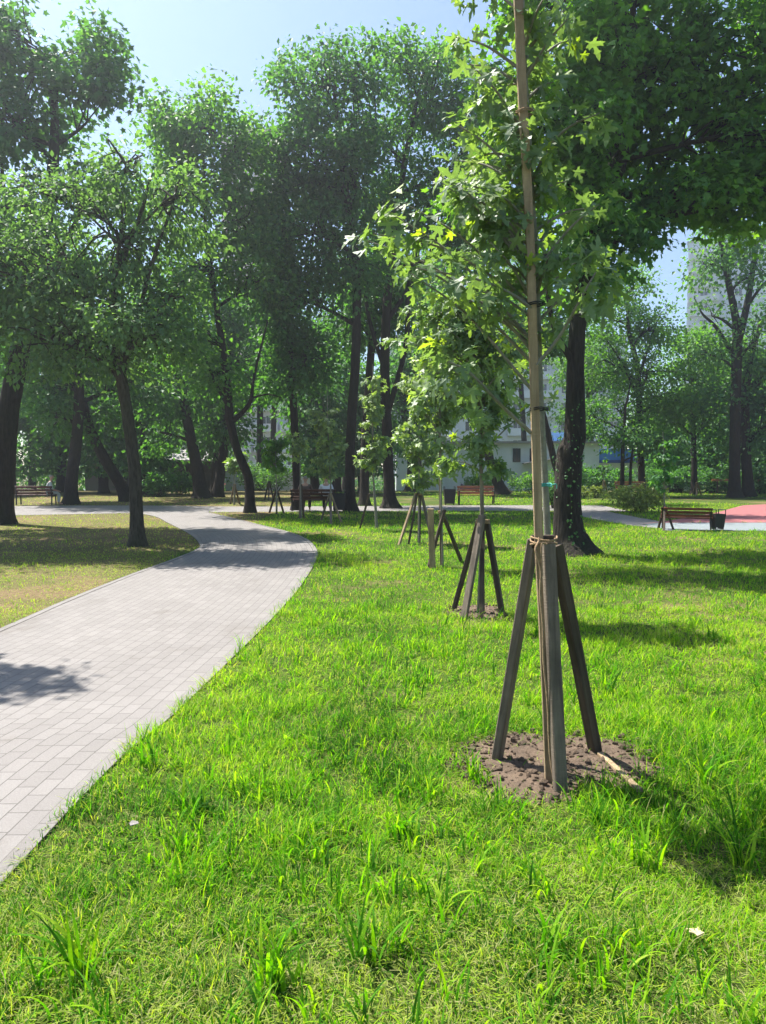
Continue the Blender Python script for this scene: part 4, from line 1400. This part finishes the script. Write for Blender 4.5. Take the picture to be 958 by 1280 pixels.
b1 = G(853, 661)
bench('dark reddish bench on the edge of the red and grey plaza, seen from behind', (b1[0] - .03, 20.35, .03), R(180 - 24), 'slat', 1.78).scale = (.74, .74, .70)
b2 = G(596, 631)
bench('orange slatted bench facing us in front of the white graffiti wall', (b2[0], 33.9, .0), R(0), 'slat_orange')
b3 = G(392, 641)
bench('dark bench in the shade with two people sitting on it', (b3[0] - .05, 28.55, .03), R(180), 'slat_dark', 1.75)
b4 = G(43, 632)
bench('dark bench at far left in deep shade with a person at its right end', (b4[0], 33.2, .03), R(180), 'slat_dark')
b5 = G(783, 620)
bench('small orange bench partly hidden behind the round pale shrub', (b5[0], 43, .03), R(0), 'slat_orange')
# long bench/rail at the right edge behind the twin trunks
rt = thing('wooden_rail', 'pale wooden rail at the right edge behind the forked trunks', 'rail', (23.5, 47, 0), 0)
m_ = MB()
m_.beam((-2.6, 0, .88), (4, 0, .88), .14, .08, (0, 0, 1))
m_.build('rail', M['slat_orange'], rt)
for x in (-2.2, .4, 3):
    m_ = MB()
    m_.beam((x, .08, -.02), (x, .08, .95), .09, .07)
    m_.build('post', M['wood_dark'], rt)


def bin_(label, loc, rz, s=1.0):
    r = thing('litter_bin', label, 'litter bin', loc, rz, 'black litter bins by the benches')
    m_ = MB()
    h, a, b = .62 * s, .19 * s, .23 * s
    v = [[-a, -a, .06], [a, -a, .06], [a, a, .06], [-a, a, .06], [-b, -b, h], [b, -b, h], [b, b, h], [-b, b, h],
         [-b * .88, -b * .88, h], [b * .88, -b * .88, h], [b * .88, b * .88, h], [-b * .88, b * .88, h], [-a * .8, -a * .8, .12], [a * .8, -a * .8, .12], [a * .8, a * .8, .12], [-a * .8, a * .8, .12]]
    f = [[0, 1, 5, 4], [1, 2, 6, 5], [2, 3, 7, 6], [3, 0, 4, 7], [3, 2, 1, 0], [4, 5, 9, 8], [5, 6, 10, 9], [6, 7, 11, 10], [7, 4, 8, 11],
         [8, 9, 13, 12], [9, 10, 14, 13], [10, 11, 15, 14], [11, 8, 12, 15], [12, 13, 14, 15]]
    m_.add(v, f)
    m_.build('body', M['iron'], r)
    for sx in (-1, 1):
        m_ = MB()
        m_.tube(np.array([[sx * b * .9, -b, h - .05], [sx * b * .9, -b, h + .12], [sx * b * .9, b, h + .12], [sx * b * .9, b, h - .05]]), np.full(4, .014), 6)
        m_.build('handle', M['iron'], r)
        m_ = MB()
        m_.beam((sx * a * .85, 0, 0), (sx * a * .85, 0, .10), .04, .24)
        m_.build('foot', M['iron'], r)
    return r


p = G(895, 663)
bin_('black bin at the right end of the plaza bench', (p[0] + .06, 20.25, .03), R(10), .68)
p = G(562, 631)
bin_('black bin left of the far orange bench', (p[0], 33.7, .0), 0, 1.15)
p = G(428, 640)
bin_('black bin beside the occupied bench under the tallest tree', (p[0] - .12, 28.3, .03), 0, 1.1)

# ------------------------------------------------------------------ people
def skin_mesh(name, verts, edges, mat, parent, sub=2):
    me = bpy.data.meshes.new(name)
    me.from_pydata([v[:3] for v in verts], edges, [])
    o = bpy.data.objects.new(name, me)
    COL.objects.link(o)
    md = o.modifiers.new('skin', 'SKIN')
    for i, v in enumerate(verts):
        sv = me.skin_vertices[0].data[i]
        r_ = v[3]
        sv.radius = r_ if isinstance(r_, tuple) else (r_, r_)
        sv.use_root = (i == 0)
    md.use_smooth_shade = True
    sb_ = o.modifiers.new('sub', 'SUBSURF')
    sb_.levels = sb_.render_levels = sub
    me.materials.append(mat)
    bpy.context.view_layer.update()
    dg = bpy.context.evaluated_depsgraph_get()
    nm2 = bpy.data.meshes.new_from_object(o.evaluated_get(dg))
    nm2.materials.clear()
    nm2.materials.append(mat)
    o.modifiers.clear()
    o.data = nm2
    bpy.data.meshes.remove(me)
    o.parent = parent
    return o


def seated(label, loc, rz, top, trousers, hair, turn=0.0, lean=0.0):
    """sits on a 0.46 m seat, facing local -y"""
    r = thing('person', label, 'person', loc, rz)
    l = lean
    V = [(0, .06, .54, (.15, .11)), (0, .07 - l * .3, .70, (.14, .10)), (0, .06 - l * .7, .88, (.165, .11)), (0, .05 - l, 1.00, (.13, .08)), (0, .03 - l, 1.08, .052), (0, .01 - l, 1.14, .055),
         (0, -.01 - l, 1.20, (.082, .095)), (0, -.01 - l, 1.28, (.078, .095)), (0, -.005 - l, 1.33, (.05, .06))]
    Eg = [(i, i + 1) for i in range(8)]
    for s_ in (-1, 1):
        k = len(V)
        V += [(s_ * .185, .05 - l, .97, .058), (s_ * .24, .04 - l, .80, .045), (s_ * .25, -.04 - l, .68, .04), (s_ * .20, -.22 - l, .63, .033), (s_ * .17, -.30 - l, .60, .028), (s_ * .16, -.36 - l, .58, .022)]
        Eg += [(3, k), (k, k + 1), (k + 1, k + 2), (k + 2, k + 3), (k + 3, k + 4), (k + 4, k + 5)]
        k = len(V)
        V += [(s_ * .10, -.02, .53, .085), (s_ * .12, -.36, .53, .062), (s_ * .12, -.40, .47, .058), (s_ * .12, -.40, .24, .05), (s_ * .12, -.39, .08, .036), (s_ * .12, -.45, .045, .036), (s_ * .12, -.56, .035, .03)]
        Eg += [(0, k), (k, k + 1), (k + 1, k + 2), (k + 2, k + 3), (k + 3, k + 4), (k + 4, k + 5), (k + 5, k + 6)]
    skin_mesh('body', V, Eg, M['skin'], r)
    # clothing follows the same skeleton, slightly fuller
    T = [(0, .06, .50, (.165, .125)), (0, .07 - l * .3, .70, (.16, .12)), (0, .06 - l * .7, .88, (.185, .13)), (0, .05 - l, 1.00, (.15, .095)), (0, .035 - l, 1.05, (.075, .065))]
    TE = [(i, i + 1) for i in range(4)]
    for s_ in (-1, 1):
        k = len(T)
        T += [(s_ * .19, .05 - l, .97, .075), (s_ * .245, .04 - l, .80, .062), (s_ * .255, -.04 - l, .69, .055)]
        TE += [(3, k), (k, k + 1), (k + 1, k + 2)]
    skin_mesh('shirt', T, TE, M[top], r)
    B = [(0, .04, .52, (.17, .12))]
    BE = []
    for s_ in (-1, 1):
        k = len(B)
        B += [(s_ * .10, -.02, .535, .10), (s_ * .12, -.36, .535, .078), (s_ * .12, -.405, .47, .072), (s_ * .12, -.405, .24, .066), (s_ * .12, -.395, .10, .058)]
        BE += [(0, k), (k, k + 1), (k + 1, k + 2), (k + 2, k + 3), (k + 3, k + 4)]
    skin_mesh('trousers', B, BE, M[trousers], r)
    H = [(0, .025 - l, 1.22, (.082, .075)), (0, .02 - l, 1.29, (.088, .095)), (0, .0 - l, 1.345, (.065, .08))]
    skin_mesh('hair', H, [(0, 1), (1, 2)], M[hair], r)
    for s_ in (-1, 1):
        m_ = MB()
        m_.tube(np.array([[s_ * .078, -.005 - l, 1.215], [s_ * .092, .005 - l, 1.235], [s_ * .094, .005 - l, 1.26], [s_ * .08, -.005 - l, 1.27]]), np.full(4, .012), 6)
        m_.build('ear', M['skin'], r, True)
    m_ = MB()
    m_.tube(np.array([[0, -.10 - l, 1.265], [0, -.125 - l, 1.225], [0, -.10 - l, 1.215]]), np.array([.01, .016, .012]), 6)
    m_.build('nose', M['skin'], r, True)
    for s_ in (-1, 1):
        m_ = MB()
        m_.box((s_ * .033, -.10 - l, 1.262), (.026, .014, .012))
        m_.build('eye', M['hair'], r)
    m_ = MB()
    m_.box((0, -.102 - l, 1.178), (.05, .012, .01))
    m_.build('mouth', M['hair'], r)
    return r


bx, by = b3[0] - .05, 28.55
seated('person in a brown jacket sitting at the left of the shaded bench, back to us', (bx - .32, by + .02, .03), R(180), 'cloth_brown', 'cloth_dark', 'hair_grey', 0, .05)
seated('person in a white shirt with dark hair sitting on the shaded bench, back to us', (bx + .48, by + .02, .03), R(180), 'cloth_white', 'cloth_dark', 'hair', 0, .08)
seated('person in a pale grey top sitting at the right end of the far left bench', (b4[0] + .58, 33.22, .03), R(118), 'cloth_pale', 'cloth_pale', 'hair_grey', 0, .12)

# ------------------------------------------------------------------ buildings
def win_mesh(w_, h_, frame, name):
    m_ = MB()
    m_.box((0, -.03, 0), (w_, .06, h_), mat=0)
    m_.box((0, -.066, 0), (w_ - .16, .02, h_ - .16), mat=1)
    m_.box((0, -.08, 0), (.07, .03, h_ - .1), mat=0)
    o = m_.build(name, [frame, M['glass']])
    me = o.data
    bpy.data.objects.remove(o)
    return me


def put(name, me, parent, loc, rz=0):
    o = bpy.data.objects.new(name, me)
    COL.objects.link(o)
    o.parent = parent
    o.location = loc
    o.rotation_euler = (0, 0, rz)
    return o


def block(name, label, cat, x, y, rz, W_, Dp, floors, fh, wall, cols, balc=(), first=.0, frame='white_paint', skip=None, balc_mat='panel_white', side_cols=0, roofm='roof_grey', winw=1.5):
    z0 = float(gz(y)) - .3
    r = thing(name, label, cat, (x, y, z0), rz)
    H = floors * fh + 1.0
    m_ = MB()
    m_.box((0, Dp / 2, H / 2), (W_, Dp, H))
    for k in range(1, floors):            # floor joints stand proud of the panels
        m_.box((0, -.02, k * fh), (W_ + .02, .08, .12))
    m_.build('wall', M[wall], r)
    m_ = MB()
    m_.box((0, Dp / 2, H + .15), (W_ + .5, Dp + .5, .3))
    m_.box((W_ * .2, Dp / 2, H + 1.2), (3.5, 3, 1.8))
    m_.build('roof', M[roofm], r)
    wm = win_mesh(winw, 1.5, M[frame], 'window')
    bm_ = MB()
    bwid = W_ / cols * .92
    bm_.box((0, -.55, -.05), (bwid, 1.1, .14))
    bm_.box((0, -1.08, .5), (bwid, .06, 1.0))
    bm_.box((-bwid / 2 + .03, -.55, .5), (.06, 1.0, 1.0))
    bm_.box((bwid / 2 - .03, -.55, .5), (.06, 1.0, 1.0))
    o = bm_.build('balcony', M[balc_mat])
    bme = o.data
    bpy.data.objects.remove(o)
    for f in range(floors):
        for c in range(cols):
            if skip and skip(f, c):
                continue
            xx = (c + .5) / cols * W_ - W_ / 2
            put('window', wm, r, (xx, 0, f * fh + 1.7 + first))
            if c in balc and f > 0:
                put('balcony', bme, r, (xx, 0, f * fh + .35 + first))
        for c in range(side_cols):
            yy = (c + .5) / side_cols * Dp
            put('window', wm, r, (-W_ / 2, yy, f * fh + 1.7 + first), R(-90))
    return r


block('apartment_block', 'grey-white panel apartment block behind the low graffiti wall', 'building', 18.5, 112, 0, 36, 12, 8, 2.8, 'panel_white', 10, (1, 2, 5, 6, 9))
block('apartment_block', 'white apartment block with long balconies seen left, behind the crooked tree', 'building', -24, 105, R(4), 26, 12, 6, 2.9, 'panel_white', 7, (0, 1, 2, 4, 5, 6))
block('apartment_tower', 'bluish white high-rise tower at the upper right behind the forked tree', 'building', 78, 150, R(-24), 32, 16, 17, 2.9, 'panel_blue', 5, (0,), side_cols=0)
block('brick_tower', 'reddish brick tower far away, a sliver between the tree crowns', 'building', -33, 190, R(5), 15, 15, 30, 2.9, 'panel_red', 3, ())

# low white building with graffiti
gb = thing('white_annex', 'long low white building with purple and teal graffiti and two dark windows', 'building', (9.3, 60, float(gz(60)) - .15), 0)
m_ = MB()
m_.box((0, 3, 2.0), (16.4, 6, 4.0))
m_.build('wall', M['white_wall'], gb)
m_ = MB()
m_.box((0, 2.9, 4.06), (16.9, 6.6, .16))
m_.build('roof', M['roof_grey'], gb)
wx = [(at(646, 570, 60)[0] - 9.3, 1.0), (at(667, 570, 60)[0] - 9.3, 1.0)]
wm = win_mesh(.62, 1.1, M['iron'], 'window')
for xx, _ in wx:
    put('window', wm, gb, (xx, 0, at(646, 569, 60)[2] - gb.location.z))
m_ = MB()
cx0 = at(668, 585, 60)[0] - 9.3
m_.beam((cx0 - 1.0, -.6, 2.35), (cx0 + 1.6, -.6, 2.75), 1.2, .08, (0, 1, 0))
m_.build('canopy', M['roof_grey'], gb)
# purple sprayed shape, flat on the wall
pc = at(588, 607, 60)
prof = [(-.9, -.5), (-.75, .2), (-.5, .0), (-.25, .62), (.0, .3), (.25, .75), (.55, .55), (.7, .1), (.95, -.2), (.8, -.55), (.2, -.6), (-.3, -.55)]
m_ = MB()
n = len(prof)
v = [[x, -.006, z] for x, z in prof] + [[x, -.001, z] for x, z in prof]
m_.add(v, [list(range(n))])
m_.add(v, [[i, n + i, n + (i + 1) % n, (i + 1) % n] for i in range(n)])
o = m_.build('graffiti_patch', M['purple'], gb, loc=(pc[0] - 9.3, 0, pc[2] - gb.location.z))
cu = bpy.data.curves.new('graffiti_letters', 'FONT')
cu.body = 'PSC'
cu.size = 1.25
cu.extrude = .002
cu.offset = .012
cu.align_x = 'CENTER'
cu.shear = .15
to = bpy.data.objects.new('graffiti_letters', cu)
COL.objects.link(to)
cu.materials.append(M['teal_paint'])
bpy.context.view_layer.update()
tm_ = bpy.data.meshes.new_from_object(to.evaluated_get(bpy.context.evaluated_depsgraph_get()))
bpy.data.objects.remove(to)
to = bpy.data.objects.new('graffiti_letters', tm_)
COL.objects.link(to)
to.parent = gb
tp = at(629, 604, 60)
to.location = (tp[0] - 9.3, -.005, tp[2] - gb.location.z)
to.rotation_euler = (R(90), 0, 0)
# blue and white pavilion
pv = thing('pavilion', 'low white pavilion with a bright blue fascia behind the dark hedge', 'building', (22.2, 70, float(gz(70)) - .2), R(-5))
m_ = MB()
m_.box((0, 3, 1.6), (15, 6, 3.2))
m_.build('wall', M['white_wall'], pv)
m_ = MB()
m_.box((0, 2.9, 3.75), (15.4, 6.4, 1.1))
m_.build('fascia', M['blue'], pv)
m_ = MB()
m_.box((0, -.34, 3.12), (15.45, .1, .28))
m_.build('stripe', M['blue_dark'], pv)
m_ = MB()
m_.box((-5.6, 5, 5.2), (3.0, 3, 1.7))
m_.build('upper_room', M['panel_white'], pv)
wm2 = win_mesh(.34, 1.1, M['white_paint'], 'window')
for k in range(5):
    put('window', wm2, pv, (-6.6 + .5 * k, 3.5, 5.0))
# shed on the left and the beige hut, the grey garden wall
sh = thing('garden_shed', 'dark shed with a broad sagging roof under the trees at left', 'shed', (at(225, 600, 52)[0], 53, 0), R(6))
m_ = MB()
m_.box((0, 2, 1.1), (4.6, 4, 2.2))
m_.build('wall', M['shed'], sh)
m_ = MB()
m_.add([[-2.7, -.5, 2.2], [2.7, -.5, 2.2], [2.7, 2, 3.1], [-2.7, 2, 3.1], [2.7, 4.5, 2.2], [-2.7, 4.5, 2.2], [-2.7, -.5, 2.08], [2.7, -.5, 2.08], [2.7, 4.5, 2.08], [-2.7, 4.5, 2.08]],
       [[0, 1, 2, 3], [3, 2, 4, 5], [6, 7, 1, 0], [5, 4, 8, 9]])
m_.add([[-2.7, -.5, 2.2], [-2.7, 2, 3.1], [-2.7, 4.5, 2.2], [2.7, -.5, 2.2], [2.7, 2, 3.1], [2.7, 4.5, 2.2]], [[0, 1, 2], [3, 5, 4]])
m_.build('roof', M['roof_grey'], sh)
m_ = MB()
m_.box((.8, -.03, .95), (.9, .06, 1.9))
m_.build('door', M['wood_dark'], sh)
ht = thing('beige_hut', 'small beige hut with a rusty orange upper panel behind the leaning trunk', 'hut', (at(140, 600, 58)[0], 58, float(gz(58)) - .1), 0)
m_ = MB()
m_.box((0, 1.5, 1.35), (4.2, 3, 2.7))
m_.build('wall', M['beige'], ht)
m_ = MB()
m_.box((0, 1.5, 2.78), (4.5, 3.4, .14))
m_.build('roof', M['roof_grey'], ht)
m_ = MB()
m_.box((-.6, -.03, 1.9), (1.4, .06, .9))
m_.build('panel', M['slat_orange'], ht)
m_ = MB()
m_.box((1.0, -.03, 1.05), (.9, .06, 2.0))
m_.build('door', M['shed'], ht)
gw = thing('garden_wall', 'low bluish grey wall behind the round-crowned sapling', 'wall', (at(338, 605, 62)[0], 62, float(gz(62)) - .1), 0)
m_ = MB()
m_.box((0, .12, .85), (7.5, .24, 1.7))
m_.build('wall', M['panel_blue'], gw)
m_ = MB()
m_.box((0, .12, 1.74), (7.6, .34, .08))
m_.build('coping', M['kerb'], gw)

# ------------------------------------------------------------------ cars (seen from behind, far off)
def car(label, x, y, rz, paint):
    r = thing('parked_car', label, 'car', (x, y, float(gz(y))), rz)
    prof = [(-2.05, .35), (-2.08, .7), (-1.95, .92), (-1.5, .98), (-.85, 1.40), (-.2, 1.46), (.55, 1.40), (1.15, 1.0), (1.85, .88), (2.1, .68), (2.1, .35)]
    m_ = MB()
    n_ = len(prof)
    def half(z):
        return .84 if z < .95 else .84 - (z - .95) * .42
    L_ = [[-half(z), yy, z] for yy, z in prof]
    R_ = [[half(z), yy, z] for yy, z in prof]
    m_.add(L_ + R_, [[i, i + 1, n_ + i + 1, n_ + i] for i in range(n_ - 1)] + [[n_ - 1, 0, n_, 2 * n_ - 1]])
    m_.add(L_, [list(range(n_))[::-1]])
    m_.add(R_, [list(range(n_))])
    m_.build('body', M[paint], r)
    m_ = MB()       # rear and front screens
    def quad(y0, z0, y1, z1, push):
        w0, w1 = half(z0) - .12, half(z1) - .1
        d_ = np.array([0, z1 - z0, -(y1 - y0)]) if push > 0 else np.array([0, -(z1 - z0), (y1 - y0)])
        d_ = d_ / np.linalg.norm(d_) * .012 * (-1 if push > 0 else -1)
        m_.add(np.array([[-w0, y0, z0], [w0, y0, z0], [w1, y1, z1], [-w1, y1, z1]]) + np.array([0, -.012 if y0 < 0 else .012, .012]), [[0, 1, 2, 3]])
    quad(-1.42, 1.03, -.92, 1.36, 1)
    quad(1.08, 1.05, .62, 1.37, -1)
    m_.build('windscreen', M['glass'], r)
    m_ = MB()
    for s_ in (-1, 1):
        m_.add([[s_ * (half(1.02) + .004), -1.25, 1.02], [s_ * (half(1.02) + .004), 1.0, 1.02], [s_ * (half(1.36) + .004), .5, 1.36], [s_ * (half(1.36) + .004), -.78, 1.36]], [[0, 1, 2, 3]])
    m_.build('side_window', M['glass'], r)
    for yy in (-1.3, 1.35):
        for s_ in (-1, 1):
            w_ = MB()
            a = np.array([[s_ * .70, yy, .32], [s_ * .86, yy, .32]])
            w_.tube(a, [.32, .32], 18)
            wo = w_.build('wheel', M['rubber'], r)
            h_ = MB()
            h_.tube(np.array([[s_ * .85, yy, .32], [s_ * .868, yy, .32]]), [.2, .2], 14)
            h_.build('rim', M['chrome'], wo)
    for s_ in (-1, 1):
        l_ = MB()
        l_.box((s_ * .66, -2.07, .76), (.3, .06, .16))
        l_.build('tail_lamp', M['lamp_red'], r)
    l_ = MB()
    l_.box((0, -2.1, .46), (1.6, .1, .2))
    l_.build('bumper', M['rubber' if paint == 'car_white' else 'white_paint'], r)
    return r


car('red parked car beyond the lawn, left of the crooked trunk', at(284, 605, 98)[0], 98, R(12), 'car_red')
car('white parked car far behind the left-hand trunks', at(117, 610, 92)[0], 92, R(-8), 'car_white')

# ------------------------------------------------------------------ little things on the ground
for (px, py, lab, mt, nm_, cat) in ((168, 1044, 'small white paper scrap on the grass by the kerb', 'kerb', 'paper_scrap', 'litter'),
                                    (876, 1188, 'pale dry fallen leaf on the grass at lower right', 'dead_leaf', 'fallen_leaf', 'leaf')):
    g = G(px, py)
    m_ = MB()
    T = MAPLE2 * [.06, .06, .06] if nm_ == 'fallen_leaf' else np.array([(-.02, -.012, 0), (.018, -.014, .006), (.022, .012, .0), (-.006, .016, .008), (-.02, .008, .002)])
    k = len(T)
    m_.add(np.vstack([T + [0, 0, .003], T]), [list(range(k)), list(range(2 * k - 1, k - 1, -1))])
    m_.add(np.vstack([T + [0, 0, .003], T]), [[i, k + i, k + (i + 1) % k, (i + 1) % k] for i in range(k)])
    tag(m_.build(nm_, M[mt], loc=(g[0], g[1], .055), rot=(.15, .1, .6)), lab, cat)

# ------------------------------------------------------------------ undergrowth that closes the view between the trunks
mb = MB()
for (x0, x1, y0, y1, n, h0, h1) in ((-62, -14, 56, 74, 420, 1.0, 5.5), (26, 75, 58, 80, 330, 1.0, 6), (-10, 1, 80, 88, 60, .5, 3)):
    c = np.stack([rng.uniform(x0, x1, n), rng.uniform(y0, y1, n), np.zeros(n)], 1)
    c[:, 2] = gz(c[:, 1]) + h0 * .3 + rng.random(n) ** 1.3 * h1
    cc = np.repeat(c, 60, 0)
    off = rng.normal(0, 1, cc.shape) * [.95, .95, .7]
    P = cc + off
    X, Y, Z = frames(off)
    mb.leaves(KITE, P, X, Y, Z, .36 * rng.uniform(.6, 1.3, len(P)), np.clip(rng.normal(.4, .2, len(P)), 0, 1))
tag(mb.build('undergrowth', M['leaf_dark']), 'dark dense undergrowth filling the gaps behind the back row of trees', 'undergrowth', kind='stuff')

# ------------------------------------------------------------------ summer haze
hz = MB()
hz.box((0, 90, 34), (420, 260, 80))
ho = hz.build('haze', None) if False else None
me = bpy.data.meshes.new('haze')
bm = bmesh.new()
bmesh.ops.create_cube(bm, size=1)
for v in bm.verts:
    v.co = Vector((v.co.x * 420, v.co.y * 260 + 90, v.co.z * 72 + 33))
bm.to_mesh(me)
bm.free()
hm = bpy.data.materials.new('thin_haze')
hm.use_nodes = True
hm.node_tree.nodes.clear()
out = hm.node_tree.nodes.new('ShaderNodeOutputMaterial')
pvn = hm.node_tree.nodes.new('ShaderNodeVolumePrincipled')
pvn.inputs['Color'].default_value = (.86, .92, 1, 1)
pvn.inputs['Density'].default_value = .0016
pvn.inputs['Anisotropy'].default_value = .72
hm.node_tree.links.new(pvn.outputs[0], out.inputs['Volume'])
me.materials.append(hm)
ho = bpy.data.objects.new('haze', me)
COL.objects.link(ho)
tag(ho, 'thin pale summer haze in the air over the whole park', 'haze', kind='stuff')
S.cycles.volume_bounces = 0
